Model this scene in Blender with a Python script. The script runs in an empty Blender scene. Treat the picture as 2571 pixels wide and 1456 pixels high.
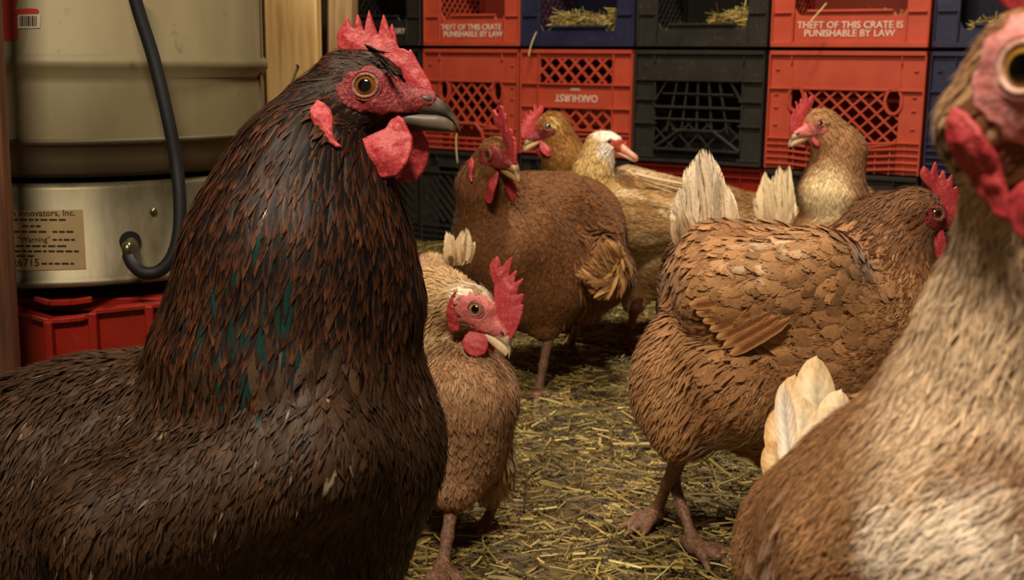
import bpy, math, random
import numpy as np
from mathutils import Vector, Matrix

random.seed(7)
RNG = np.random.default_rng(11)
C = bpy.context.scene.collection
SC = bpy.context.scene
PI = math.pi

# ------------------------------------------------------------------ camera
FPX, CX, CY = 3000.0, 1285.5, 728.0
CAM = np.array([0.0, 0.0, 0.50])
PITCH = math.atan((CY - 150.0) / FPX)
ROLL = math.radians(0.6)
f0 = np.array([0, math.cos(PITCH), -math.sin(PITCH)])
u0 = np.array([0, math.sin(PITCH), math.cos(PITCH)])
r0 = np.array([1.0, 0, 0])
CR = r0 * math.cos(ROLL) + u0 * math.sin(ROLL)
CU = -r0 * math.sin(ROLL) + u0 * math.cos(ROLL)
CF = f0
cam_data = bpy.data.cameras.new('camera')
cam_data.sensor_width = 36.0
cam_data.lens = 36.0 * FPX / 2571.0
cam_data.clip_start = 0.02
cam = bpy.data.objects.new('camera', cam_data)
C.objects.link(cam)
cam.matrix_world = Matrix(((CR[0], CU[0], -CF[0], CAM[0]), (CR[1], CU[1], -CF[1], CAM[1]),
                           (CR[2], CU[2], -CF[2], CAM[2]), (0, 0, 0, 1)))
cam_data.dof.use_dof = True
cam_data.dof.focus_distance = 0.82
cam_data.dof.aperture_fstop = 18.0
SC.camera = cam

# ------------------------------------------------------------------ light
world = bpy.data.worlds.new('world')
SC.world = world
world.use_nodes = True
world.node_tree.nodes['Background'].inputs[0].default_value = (1.0, 0.78, 0.55, 1)
world.node_tree.nodes['Background'].inputs[1].default_value = 0.10


def area_light(name, loc, target, size, size_y, power, col):
    d = bpy.data.lights.new(name, 'AREA')
    d.shape = 'RECTANGLE'
    d.size, d.size_y, d.energy, d.color = size, size_y, power, col
    o = bpy.data.objects.new(name, d)
    C.objects.link(o)
    o.location = loc
    o.rotation_euler = (Vector(target) - Vector(loc)).to_track_quat('-Z', 'Y').to_euler()
    return o


WARM = (1.0, 0.86, 0.66)
area_light('ceiling_lamp_front', (-0.25, 0.0, 1.62), (0.15, 1.0, 0.25), 0.40, 0.08, 27, WARM)
area_light('ceiling_lamp_rear', (0.25, 1.55, 2.0), (0.4, 2.7, 0.4), 0.25, 0.12, 36, WARM)
SC.view_settings.view_transform = 'Standard'
SC.view_settings.look = 'None'
SC.view_settings.exposure = 0.0
SC.view_settings.gamma = 1.0
SC.view_settings.use_curve_mapping = False
SC.cycles.max_bounces = 6
try:
    SC.cycles.use_denoising = True
except Exception:
    pass


# ------------------------------------------------------------------ helpers
def P(px, py, d):
    """a point of the place: where it stands in the photo and how far away it is"""
    return CAM + d * (CF + (px - CX) / FPX * CR - (py - CY) / FPX * CU)


def PG(px, py, z=0.0):
    """the point at height z below a picture point"""
    v = CF + (px - CX) / FPX * CR - (py - CY) / FPX * CU
    return CAM + v * ((z - CAM[2]) / v[2])


def cdir(r, u, f):
    v = CR * r + CU * u + CF * f
    return v / np.linalg.norm(v)


def lin(c):
    c = np.asarray(c, float) / 255.0
    return np.where(c <= 0.04045, c / 12.92, ((c + 0.055) / 1.055) ** 2.4)


def unit(v):
    v = np.asarray(v, float)
    return v / (np.linalg.norm(v, axis=-1, keepdims=True) + 1e-12)


def hash3(i, j, k, seed):
    h = (i * 374761393 + j * 668265263 + k * 2147483647 + seed * 974711) & 0xFFFFFFFF
    h = ((h ^ (h >> 13)) * 1274126177) & 0xFFFFFFFF
    h = h ^ (h >> 16)
    return (h & 0xFFFF) / 65535.0


def vnoise(p, scale, seed=0):
    q = np.asarray(p) * scale
    i = np.floor(q).astype(np.int64)
    f = q - i
    f = f * f * (3 - 2 * f)
    out = 0
    for dx in (0, 1):
        for dy in (0, 1):
            for dz in (0, 1):
                w = (f[:, 0] if dx else 1 - f[:, 0]) * (f[:, 1] if dy else 1 - f[:, 1]) * (f[:, 2] if dz else 1 - f[:, 2])
                out = out + w * hash3(i[:, 0] + dx, i[:, 1] + dy, i[:, 2] + dz, seed)
    return out


def smooth(a, b, x):
    t = np.clip((x - a) / (b - a), 0, 1)
    return t * t * (3 - 2 * t)


def mesh_np(name, verts, faces, mat, parent=None, attrs=None, uv=None, shade=True, loc=None):
    """faces: (N,3) or (N,4) array, or a list of tuples"""
    me = bpy.data.meshes.new(name)
    verts = np.asarray(verts, np.float32)
    if isinstance(faces, np.ndarray):
        n, k = faces.shape
        me.vertices.add(len(verts))
        me.vertices.foreach_set('co', verts.ravel())
        me.loops.add(n * k)
        me.loops.foreach_set('vertex_index', faces.astype(np.int32).ravel())
        me.polygons.add(n)
        me.polygons.foreach_set('loop_start', np.arange(0, n * k, k, dtype=np.int32))
        me.update(calc_edges=True)
        me.validate()
    else:
        me.from_pydata([tuple(v) for v in verts.tolist()], [], faces)
        me.update()
    if shade:
        me.polygons.foreach_set('use_smooth', np.ones(len(me.polygons), bool))
    if attrs:
        for k, a in attrs.items():
            at = me.attributes.new(k, 'FLOAT_COLOR', 'POINT')
            a4 = np.ones((len(verts), 4), np.float32)
            a4[:, :3] = a
            at.data.foreach_set('color', a4.ravel())
    if uv is not None:
        at = me.attributes.new('fuv', 'FLOAT_VECTOR', 'POINT')
        a3 = np.zeros((len(verts), 3), np.float32)
        a3[:, :uv.shape[1]] = uv
        at.data.foreach_set('vector', a3.ravel())
    me.materials.append(mat)
    o = bpy.data.objects.new(name, me)
    C.objects.link(o)
    if parent is not None:
        o.parent = parent
    if loc is not None:
        o.location = loc
    return o


def thing(name, label, cat, loc=(0, 0, 0), group=None):
    o = bpy.data.objects.new(name, None)
    C.objects.link(o)
    o.empty_display_size = 0.05
    o.location = loc
    o['label'] = label
    o['category'] = cat
    if group:
        o['group'] = group
    return o


def tag(o, label=None, cat=None, group=None, kind=None):
    if label:
        o['label'] = label
    if cat:
        o['category'] = cat
    if group:
        o['group'] = group
    if kind:
        o['kind'] = kind
    return o


class MB:
    """collects boxes, bars, plates, tubes in local coordinates"""

    def __init__(s):
        s.v, s.f = [], []

    def add(s, v, f):
        b = len(s.v)
        s.v += [tuple(map(float, q)) for q in v]
        s.f += [tuple(i + b for i in q) for q in f]

    def box(s, x0, y0, z0, x1, y1, z1):
        s.add([(x0, y0, z0), (x1, y0, z0), (x1, y1, z0), (x0, y1, z0), (x0, y0, z1), (x1, y0, z1), (x1, y1, z1), (x0, y1, z1)],
              [(0, 3, 2, 1), (4, 5, 6, 7), (0, 1, 5, 4), (1, 2, 6, 5), (2, 3, 7, 6), (3, 0, 4, 7)])

    def bar(s, a, b, w, y0, y1):
        """bar in the xz plane from a to b, width w, between depths y0 and y1"""
        a, b = np.array(a, float), np.array(b, float)
        d = b - a
        L = np.linalg.norm(d)
        if L < 1e-5:
            return
        n = np.array([-d[1], d[0]]) / L * w / 2
        q = [a + n, a - n, b - n, b + n]
        v = [(p[0], y0, p[1]) for p in q] + [(p[0], y1, p[1]) for p in q]
        s.add(v, [(0, 1, 2, 3), (7, 6, 5, 4), (0, 4, 5, 1), (1, 5, 6, 2), (2, 6, 7, 3), (3, 7, 4, 0)])

    def hole_plate(s, x0, z0, x1, z1, cx, cz, rx, rz, y0, y1, n=20):
        """a rectangular plate with an oval hole"""
        inn, out = [], []
        for k in range(n):
            t = 2 * PI * k / n
            c, q = math.cos(t), math.sin(t)
            inn.append((cx + rx * c, cz + rz * q))
            sx = ((x1 - cx) if c > 0 else (cx - x0)) / max(abs(c), 1e-6)
            sz = ((z1 - cz) if q > 0 else (cz - z0)) / max(abs(q), 1e-6)
            m = min(sx, sz)
            out.append((cx + m * c, cz + m * q))
        v = [(a, y0, b) for a, b in inn] + [(a, y0, b) for a, b in out] + [(a, y1, b) for a, b in inn] + [(a, y1, b) for a, b in out]
        f = []
        for k in range(n):
            j = (k + 1) % n
            f += [(k, n + k, n + j, j), (2 * n + k, 2 * n + j, 3 * n + j, 3 * n + k), (k, j, 2 * n + j, 2 * n + k), (n + k, 3 * n + k, 3 * n + j, n + j)]
        s.add(v, f)

    def oval_ring(s, cx, cz, rx, rz, t, y0, y1, n=20):
        v = []
        for y in (y0, y1):
            for k in range(n):
                a = 2 * PI * k / n
                v.append((cx + rx * math.cos(a), y, cz + rz * math.sin(a)))
            for k in range(n):
                a = 2 * PI * k / n
                v.append((cx + (rx + t) * math.cos(a), y, cz + (rz + t) * math.sin(a)))
        f = []
        for k in range(n):
            j = (k + 1) % n
            f += [(k, n + k, n + j, j), (2 * n + k, 2 * n + j, 3 * n + j, 3 * n + k), (k, j, 2 * n + j, 2 * n + k), (n + k, 3 * n + k, 3 * n + j, n + j)]
        s.add(v, f)

    def prism(s, poly, y0, y1):
        n = len(poly)
        s.add([(a, y0, b) for a, b in poly] + [(a, y1, b) for a, b in poly],
              [tuple(range(n)), tuple(range(2 * n - 1, n - 1, -1))] + [(k, n + k, n + (k + 1) % n, (k + 1) % n) for k in range(n)])

    def build(s, name, mat, parent=None, bevel=0.0, smooth_=False):
        me = bpy.data.meshes.new(name)
        me.from_pydata(s.v, [], s.f)
        me.update()
        me.materials.append(mat)
        if smooth_:
            me.polygons.foreach_set('use_smooth', np.ones(len(me.polygons), bool))
        o = bpy.data.objects.new(name, me)
        C.objects.link(o)
        if parent is not None:
            o.parent = parent
        if bevel:
            m = o.modifiers.new('bevel', 'BEVEL')
            m.width, m.segments, m.limit_method = bevel, 1, 'ANGLE'
        return o


def tube(pts, radii, n=12, cap=True):
    pts = np.asarray(pts, float)
    m = len(pts)
    radii = np.broadcast_to(np.asarray(radii, float), (m,))
    tan = unit(np.gradient(pts, axis=0))
    ref = np.array([0.31, 0.2, 0.93])
    nrm = unit(np.cross(tan[0], ref))
    V = []
    for i in range(m):
        nrm = unit(nrm - tan[i] * np.dot(nrm, tan[i]))
        bi = np.cross(tan[i], nrm)
        for k in range(n):
            a = 2 * PI * k / n
            V.append(pts[i] + radii[i] * (nrm * math.cos(a) + bi * math.sin(a)))
    F = []
    for i in range(m - 1):
        for k in range(n):
            j = (k + 1) % n
            F.append((i * n + k, i * n + j, (i + 1) * n + j, (i + 1) * n + k))
    if cap:
        F += [tuple(range(n - 1, -1, -1)), tuple(range((m - 1) * n, m * n))]
    return V, F


def catmull(pts, n=8):
    pts = np.asarray(pts, float)
    p = np.vstack([2 * pts[0] - pts[1], pts, 2 * pts[-1] - pts[-2]])
    out = []
    for i in range(1, len(p) - 2):
        for k in range(n):
            t = k / n
            out.append(0.5 * (2 * p[i] + (p[i + 1] - p[i - 1]) * t + (2 * p[i - 1] - 5 * p[i] + 4 * p[i + 1] - p[i + 2]) * t ** 2
                              + (3 * p[i] - p[i - 1] - 3 * p[i + 1] + p[i + 2]) * t ** 3))
    out.append(p[-2])
    return np.array(out)


def lathe(profile, n=64, close=False):
    """profile: list of (r, z)"""
    V, F = [], []
    m = len(profile)
    for k in range(n):
        a = 2 * PI * k / n
        for r, z in profile:
            V.append((r * math.cos(a), r * math.sin(a), z))
    for k in range(n):
        j = (k + 1) % n
        for i in range(m - 1):
            F.append((k * m + i, j * m + i, j * m + i + 1, k * m + i + 1))
    return V, F


# ------------------------------------------------------------------ implicit surfaces
def surface_nets(f, org, h):
    nx, ny, nz = f.shape
    s = f < 0
    c = np.zeros((nx - 1, ny - 1, nz - 1), np.int8)
    for dx in (0, 1):
        for dy in (0, 1):
            for dz in (0, 1):
                c += s[dx:nx - 1 + dx, dy:ny - 1 + dy, dz:nz - 1 + dz]
    act = (c > 0) & (c < 8)
    idx = np.argwhere(act)
    vid = -np.ones(act.shape, np.int64)
    vid[act] = np.arange(len(idx))
    acc = np.zeros((len(idx), 3))
    cnt = np.zeros(len(idx))
    corners = [(0, 0, 0), (1, 0, 0), (0, 1, 0), (1, 1, 0), (0, 0, 1), (1, 0, 1), (0, 1, 1), (1, 1, 1)]
    edges = [(0, 1), (2, 3), (4, 5), (6, 7), (0, 2), (1, 3), (4, 6), (5, 7), (0, 4), (1, 5), (2, 6), (3, 7)]
    val = [f[idx[:, 0] + a, idx[:, 1] + b, idx[:, 2] + d] for a, b, d in corners]
    for a, b in edges:
        va, vb = val[a], val[b]
        m = (va < 0) != (vb < 0)
        t = np.where(m, va / np.where(m, va - vb, 1), 0)
        pa, pb = np.array(corners[a], float), np.array(corners[b], float)
        acc += m[:, None] * (pa + t[:, None] * (pb - pa))
        cnt += m
    V = org + (idx + acc / cnt[:, None]) * h
    F = []
    for ax in range(3):
        sl0 = [slice(None)] * 3
        sl1 = [slice(None)] * 3
        sl0[ax], sl1[ax] = slice(0, -1), slice(1, None)
        ch = s[tuple(sl0)] != s[tuple(sl1)]
        e = np.argwhere(ch)
        b, d = (ax + 1) % 3, (ax + 2) % 3
        dims = act.shape
        ok = (e[:, b] > 0) & (e[:, d] > 0) & (e[:, b] < dims[b]) & (e[:, d] < dims[d])
        e = e[ok]
        ins = s[tuple(e.T)]
        q = []
        for ob, od in ((-1, -1), (0, -1), (0, 0), (-1, 0)):
            z = e.copy()
            z[:, b] += ob
            z[:, d] += od
            q.append(vid[tuple(z.T)])
        q = np.stack(q, 1)
        q[~ins] = q[~ins][:, ::-1]
        F.append(q)
    F = np.vstack(F)
    F = F[(F >= 0).all(1)]
    return V, F


class Prims:
    """a soft union of tapered capsules, each with a lie of the feathers and a region"""

    def __init__(s, k=0.012, kh=None, kj=0.003):
        s.kh, s.kj = kh, kj
        s.k, s.A, s.B, s.ra, s.rb, s.flow, s.reg = k, [], [], [], [], [], []

    def add(s, reg, a, ra, b, rb, flow=None):
        s.A.append(np.asarray(a, float)); s.B.append(np.asarray(b, float))
        s.ra.append(ra); s.rb.append(rb); s.reg.append(reg)
        s.flow.append(unit(np.asarray(b, float) - a + 1e-9) if flow is None else unit(flow))

    def dists(s, p):
        D = []
        for a, b, ra, rb in zip(s.A, s.B, s.ra, s.rb):
            ab = b - a
            t = np.clip((p - a) @ ab / max(ab @ ab, 1e-12), 0, 1)
            D.append(np.linalg.norm(p - a - t[:, None] * ab, axis=1) - (ra + (rb - ra) * t))
        return np.array(D)

    @staticmethod
    def smin(D, k):
        m = D.min(0)
        return m - k * np.log(np.exp(-(D - m) / k).sum(0))

    def sdf(s, p):
        D = s.dists(p)
        hd = np.array([r == 'head' for r in s.reg])
        if s.kh is None or not hd.any() or hd.all():
            return s.smin(D, s.k)
        return s.smin(np.array([s.smin(D[hd], s.kh), s.smin(D[~hd], s.k)]), s.kj)

    def weights(s, p):
        D = s.dists(p)
        m = D.min(0)
        w = np.exp(-(D - m) / s.k)
        return w / w.sum(0)

    def grad(s, p, e=0.0015):
        g = np.stack([s.sdf(p + np.eye(3)[i] * e) - s.sdf(p - np.eye(3)[i] * e) for i in range(3)], 1)
        return unit(g)

    def bounds(s, pad):
        A, B = np.array(s.A), np.array(s.B)
        ra, rb = np.array(s.ra)[:, None], np.array(s.rb)[:, None]
        return np.minimum((A - ra).min(0), (B - rb).min(0)) - pad, np.maximum((A + ra).max(0), (B + rb).max(0)) + pad


def grid_eval(fn, lo, hi, h):
    n = np.ceil((hi - lo) / h).astype(int) + 1
    ax = [lo[i] + np.arange(n[i]) * h for i in range(3)]
    out = np.empty(n)
    for i, x in enumerate(ax[0]):
        Y, Z = np.meshgrid(ax[1], ax[2], indexing='ij')
        p = np.stack([np.full(Y.size, x), Y.ravel(), Z.ravel()], 1)
        out[i] = fn(p).reshape(Y.shape)
    return out


def net_mesh(fn, lo, hi, h):
    lo, hi = np.asarray(lo, float), np.asarray(hi, float)
    return surface_nets(grid_eval(fn, lo, hi, h), lo, h)


def poly_sdf(p, poly):
    poly = np.asarray(poly, float)
    n = len(poly)
    d = np.full(len(p), 1e9)
    s = np.ones(len(p))
    for i in range(n):
        a, b = poly[i], poly[i - 1]
        e = b - a
        w = p - a
        t = np.clip(w @ e / (e @ e + 1e-12), 0, 1)
        q = w - t[:, None] * e
        d = np.minimum(d, (q * q).sum(1))
        c1, c2 = p[:, 1] >= a[1], p[:, 1] < b[1]
        c3 = e[0] * w[:, 1] > e[1] * w[:, 0]
        flip = (c1 & c2 & c3) | (~c1 & ~c2 & ~c3)
        s = np.where(flip, -s, s)
    return s * np.sqrt(d)


def slab_mesh(poly, T, rr, h, bulge=0.0, rough=0.0, seed=0):
    """rounded fleshy slab over a 2D outline in the xz plane; T = half thickness (all mm)"""
    poly = np.asarray(poly, float)
    lo = np.array([poly[:, 0].min() - 2, -(T + 2 + bulge), poly[:, 1].min() - 2])
    hi = np.array([poly[:, 0].max() + 2, T + 2 + bulge, poly[:, 1].max() + 2])

    def fn(p):
        d2 = poly_sdf(p[:, [0, 2]], poly) + rr
        t = T - rr + bulge * smooth(0, 8, -d2)
        if rough:
            t = t + rough * (vnoise(p * np.array([1, 0, 1]), 0.35, seed) - 0.5)
        dy = np.abs(p[:, 1]) - t
        return np.minimum(np.maximum(d2, dy), 0) + np.hypot(np.maximum(d2, 0), np.maximum(dy, 0)) - rr
    return net_mesh(fn, lo, hi, h)


# ------------------------------------------------------------------ materials
def new_mat(name):
    m = bpy.data.materials.new(name)
    m.use_nodes = True
    nt = m.node_tree
    return m, nt, nt.nodes['Principled BSDF']


def N(nt, t, **kw):
    n = nt.nodes.new(t)
    for k, v in kw.items():
        setattr(n, k, v)
    return n


def mathn(nt, op, a, b=None, c=None):
    n = N(nt, 'ShaderNodeMath', operation=op)
    for i, v in enumerate((a, b, c)):
        if v is None:
            continue
        if isinstance(v, (int, float)):
            n.inputs[i].default_value = v
        else:
            nt.links.new(v, n.inputs[i])
    return n.outputs[0]


def mixc(nt, fac, a, b, blend='MIX'):
    n = N(nt, 'ShaderNodeMix', data_type='RGBA', blend_type=blend)
    for s, v in ((0, fac), (6, a), (7, b)):
        if isinstance(v, (int, float)):
            n.inputs[s].default_value = v
        elif isinstance(v, (tuple, list, np.ndarray)):
            n.inputs[s].default_value = (*[float(q) for q in v][:3], 1)
        else:
            nt.links.new(v, n.inputs[s])
    return n.outputs[2]


def noise_n(nt, scale, detail=4, coord='Object', stretch=None, rough=0.55):
    tc = N(nt, 'ShaderNodeTexCoord')
    src = tc.outputs[coord]
    if stretch is not None:
        mp = N(nt, 'ShaderNodeMapping')
        mp.inputs['Scale'].default_value = stretch
        nt.links.new(src, mp.inputs[0])
        src = mp.outputs[0]
    n = N(nt, 'ShaderNodeTexNoise')
    n.inputs['Scale'].default_value = scale
    n.inputs['Detail'].default_value = detail
    n.inputs['Roughness'].default_value = rough
    nt.links.new(src, n.inputs['Vector'])
    return n.outputs['Fac']


def ramp(nt, fac, stops):
    r = N(nt, 'ShaderNodeValToRGB')
    el = r.color_ramp.elements
    while len(el) < len(stops):
        el.new(0.5)
    for e, (p, c) in zip(el, stops):
        e.position = p
        e.color = (*[float(q) for q in c][:3], 1)
    nt.links.new(fac, r.inputs[0])
    return r.outputs[0]


def bump(nt, bsdf, h, strength, dist):
    b = N(nt, 'ShaderNodeBump')
    b.inputs['Strength'].default_value = strength
    b.inputs['Distance'].default_value = dist
    nt.links.new(h, b.inputs['Height'])
    nt.links.new(b.outputs[0], bsdf.inputs['Normal'])


def plumage_mat(name, rough, spec, barb=0.16, metal=0.0, sheen=0.0, edge=(0.42, 0.85), fray=0.42):
    m, nt, b = new_mat(name)
    col = N(nt, 'ShaderNodeAttribute', attribute_name='Col').outputs['Color']
    ecol = N(nt, 'ShaderNodeAttribute', attribute_name='Edge').outputs['Color']
    uv = N(nt, 'ShaderNodeAttribute', attribute_name='fuv').outputs['Vector']
    sx = N(nt, 'ShaderNodeSeparateXYZ')
    nt.links.new(uv, sx.inputs[0])
    au = mathn(nt, 'ABSOLUTE', sx.outputs[0])
    mr = N(nt, 'ShaderNodeMapRange', interpolation_type='SMOOTHSTEP')
    mr.inputs[1].default_value, mr.inputs[2].default_value = edge
    nt.links.new(mathn(nt, 'MAXIMUM', au, mathn(nt, 'SUBTRACT', mathn(nt, 'MULTIPLY', sx.outputs[1], 1.9), 1.0)), mr.inputs[0])
    c = mixc(nt, mr.outputs[0], col, ecol)
    ph = mathn(nt, 'ADD', mathn(nt, 'MULTIPLY', sx.outputs[1], 62.0), mathn(nt, 'MULTIPLY', au, -16.0))
    ph = mathn(nt, 'ADD', ph, mathn(nt, 'MULTIPLY', sx.outputs[2], 17.0))
    st = mathn(nt, 'SINE', ph)
    nz = noise_n(nt, 260.0, 3)
    v = mathn(nt, 'ADD', mathn(nt, 'MULTIPLY', st, barb), mathn(nt, 'MULTIPLY_ADD', nz, 0.7, 0.66))
    hs = N(nt, 'ShaderNodeHueSaturation')
    nt.links.new(v, hs.inputs['Value'])
    nt.links.new(c, hs.inputs['Color'])
    nt.links.new(hs.outputs[0], b.inputs['Base Color'])
    b.inputs['Roughness'].default_value = rough
    b.inputs['Specular IOR Level'].default_value = spec
    b.inputs['Metallic'].default_value = metal
    if sheen:
        b.inputs['Sheen Weight'].default_value = sheen
        b.inputs['Sheen Roughness'].default_value = 0.5
    bump(nt, b, mathn(nt, 'ADD', st, mathn(nt, 'MULTIPLY', nz, 1.5)), 0.12, 0.0004)
    # frayed barbs: the vane thins out towards its edge and tip
    if fray:
        cb = N(nt, 'ShaderNodeCombineXYZ')
        bi = mathn(nt, 'ADD', mathn(nt, 'MULTIPLY', sx.outputs[1], 16.0), mathn(nt, 'MULTIPLY', au, -3.0))
        nt.links.new(bi, cb.inputs[0])
        nt.links.new(mathn(nt, 'MULTIPLY', sx.outputs[2], 91.0), cb.inputs[1])
        nt.links.new(mathn(nt, 'MULTIPLY', sx.outputs[0], 1.3), cb.inputs[2])
        tx = N(nt, 'ShaderNodeTexNoise')
        tx.inputs['Scale'].default_value = 1.0
        tx.inputs['Detail'].default_value = 2.0
        nt.links.new(cb.outputs[0], tx.inputs['Vector'])
        rim = mathn(nt, 'MAXIMUM', au, mathn(nt, 'SUBTRACT', mathn(nt, 'MULTIPLY', sx.outputs[1], 2.0), 1.0))
        thr = mathn(nt, 'MULTIPLY_ADD', rim, fray, 0.18)
        nt.links.new(mathn(nt, 'GREATER_THAN', mathn(nt, 'ADD', tx.outputs['Fac'], 0.12), thr), b.inputs['Alpha'])
    return m


M = {}
M['plume'] = plumage_mat('plumage', 0.7, 0.2, barb=0.03, sheen=0.15)
M['quill'] = plumage_mat('quill_feather', 0.6, 0.25, barb=0.05, fray=0.0)
M['skinplume'] = plumage_mat('under_plumage', 0.8, 0.1, barb=0.0, fray=0.0)
M['plume_dark'] = plumage_mat('dark_glossy_plumage', 0.50, 0.20, barb=0.06, fray=0.36)
M['plume_green'] = plumage_mat('green_sheen_plumage', 0.30, 0.6, barb=0.1, metal=0.6, fray=0.2)


def skin_mat(name, c0, c1, c2, rough=0.5, scale=380.0, bstr=0.6):
    m, nt, b = new_mat(name)
    n1 = noise_n(nt, scale, 5)
    n2 = noise_n(nt, scale * 0.18, 3)
    c = ramp(nt, n1, [(0.30, c0), (0.52, c1), (0.75, c2)])
    c = mixc(nt, mathn(nt, 'MULTIPLY', n2, 0.55), c, c0)
    nt.links.new(c, b.inputs['Base Color'])
    b.inputs['Roughness'].default_value = rough
    b.inputs['Subsurface Weight'].default_value = 0.12
    b.inputs['Subsurface Radius'].default_value = (0.006, 0.0015, 0.001)
    bump(nt, b, n1, bstr, 0.0012)
    return m


M['comb'] = skin_mat('comb_skin', lin((166, 42, 50)), lin((198, 66, 70)), lin((222, 112, 106)), 0.5, 620, 0.35)
M['face'] = skin_mat('face_skin', lin((96, 22, 28)), lin((160, 50, 54)), lin((208, 112, 104)), 0.5, 560, 0.9)
M['face_pink'] = skin_mat('pale_face_skin', lin((190, 84, 84)), lin((222, 124, 118)), lin((236, 160, 146)), 0.55, 330, 0.6)
M['leg'] = skin_mat('leg_scales', lin((92, 62, 46)), lin((142, 102, 78)), lin((184, 148, 120)), 0.55, 300, 1.0)
M['duck_leg'] = skin_mat('duck_leg_skin', lin((70, 32, 18)), lin((128, 62, 36)), lin((160, 92, 60)), 0.55, 300, 1.0)
M['face_pale'] = skin_mat('pale_pink_face_skin', lin((204, 112, 110)), lin((232, 152, 146)), lin((242, 188, 178)), 0.55, 400, 0.6)
M['lid_pale'] = skin_mat('pale_eyelid_skin', lin((206, 150, 130)), lin((232, 190, 170)), lin((244, 216, 200)), 0.5, 400, 0.4)
M['lid'] = skin_mat('eyelid_skin', lin((112, 66, 52)), lin((158, 104, 84)), lin((190, 146, 122)), 0.5, 500, 0.6)
M['bill'] = skin_mat('duck_bill', lin((214, 140, 112)), lin((232, 176, 146)), lin((240, 200, 176)), 0.4, 200, 0.3)
M['caruncle'] = skin_mat('red_duck_face', lin((150, 40, 22)), lin((200, 72, 42)), lin((226, 120, 80)), 0.5, 420, 1.0)


def horn_mat(name, base, tip):
    m, nt, b = new_mat(name)
    col = N(nt, 'ShaderNodeAttribute', attribute_name='Col').outputs['Color']
    n = noise_n(nt, 160.0, 4)
    hs = N(nt, 'ShaderNodeHueSaturation')
    nt.links.new(mathn(nt, 'MULTIPLY_ADD', n, 0.7, 0.65), hs.inputs['Value'])
    nt.links.new(col, hs.inputs['Color'])
    nt.links.new(hs.outputs[0], b.inputs['Base Color'])
    b.inputs['Roughness'].default_value = 0.46
    bump(nt, b, n, 0.15, 0.0008)
    return m


M['horn'] = horn_mat('beak_horn', None, None)


def eye_mat():
    m, nt, b = new_mat('eye_ball')
    col = N(nt, 'ShaderNodeAttribute', attribute_name='Col').outputs['Color']
    nt.links.new(col, b.inputs['Base Color'])
    b.inputs['Roughness'].default_value = 0.08
    b.inputs['Specular IOR Level'].default_value = 0.6
    b.inputs['Coat Weight'].default_value = 1.0
    b.inputs['Coat Roughness'].default_value = 0.02
    return m


M['eye'] = eye_mat()


def plastic(name, c, c2, rough=0.42, dirt=0.5):
    m, nt, b = new_mat(name)
    n1 = noise_n(nt, 14.0, 6)
    n2 = noise_n(nt, 90.0, 4)
    col = mixc(nt, ramp(nt, n1, [(0.35, (0, 0, 0)), (0.75, (1, 1, 1))]), c, c2)
    d = ramp(nt, n2, [(0.60, (0, 0, 0)), (0.74, (1, 1, 1))])
    col = mixc(nt, mathn(nt, 'MULTIPLY', d, dirt), col, lin((120, 100, 74)))
    nt.links.new(col, b.inputs['Base Color'])
    b.inputs['Roughness'].default_value = rough
    bump(nt, b, n2, 0.15, 0.002)
    return m


M['red'] = plastic('red_plastic', lin((196, 80, 54)), lin((176, 64, 44)), 0.5, 0.25)
M['deepred'] = plastic('deep_red_plastic', lin((150, 32, 18)), lin((118, 24, 14)), 0.4, 0.2)  # deep red, darkened further to stand in for the dark hen's shadow
M['black'] = plastic('black_plastic', lin((52, 48, 42)), lin((34, 32, 30)), 0.42, 0.35)
M['navy'] = plastic('navy_plastic', lin((44, 46, 76)), lin((30, 32, 56)), 0.42, 0.25)
M['white_print'] = plastic('white_print', lin((236, 214, 196)), lin((214, 180, 160)), 0.6, 0.2)


def galv(name, c0, c1, rough, metal, scale=9.0):
    m, nt, b = new_mat(name)
    n1 = noise_n(nt, scale, 6, stretch=(1, 1, 0.35))
    n2 = noise_n(nt, 55.0, 4)
    col = ramp(nt, n1, [(0.3, c0), (0.7, c1)])
    d = ramp(nt, n2, [(0.66, (0, 0, 0)), (0.75, (1, 1, 1))])
    col = mixc(nt, mathn(nt, 'MULTIPLY', d, 0.4), col, lin((70, 58, 42)))
    nt.links.new(col, b.inputs['Base Color'])
    b.inputs['Metallic'].default_value = metal
    nt.links.new(mathn(nt, 'MULTIPLY_ADD', n1, 0.25, rough - 0.12), b.inputs['Roughness'])
    bump(nt, b, n1, 0.12, 0.004)
    return m


M['galv'] = galv('galvanised_tank', lin((104, 92, 62)), lin((136, 124, 92)), 0.55, 0.2)
M['galv_shaded'] = galv('shaded_galvanised', lin((66, 54, 38)), lin((88, 76, 54)), 0.6, 0.2)  # same galvanised metal, with the shade on the trough put into its colour
M['galv_base'] = galv('spangled_galvanised', lin((78, 70, 52)), lin((126, 116, 92)), 0.45, 0.5, 26.0)


def simple(name, c, rough=0.5, metal=0.0, nscale=60.0, var=0.35):
    m, nt, b = new_mat(name)
    n = noise_n(nt, nscale, 4)
    hs = N(nt, 'ShaderNodeHueSaturation')
    nt.links.new(mathn(nt, 'MULTIPLY_ADD', n, var * 2, 1 - var), hs.inputs['Value'])
    hs.inputs['Color'].default_value = (*[float(q) for q in c], 1)
    nt.links.new(hs.outputs[0], b.inputs['Base Color'])
    b.inputs['Roughness'].default_value = rough
    b.inputs['Metallic'].default_value = metal
    bump(nt, b, n, 0.2, 0.001)
    return m


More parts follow.
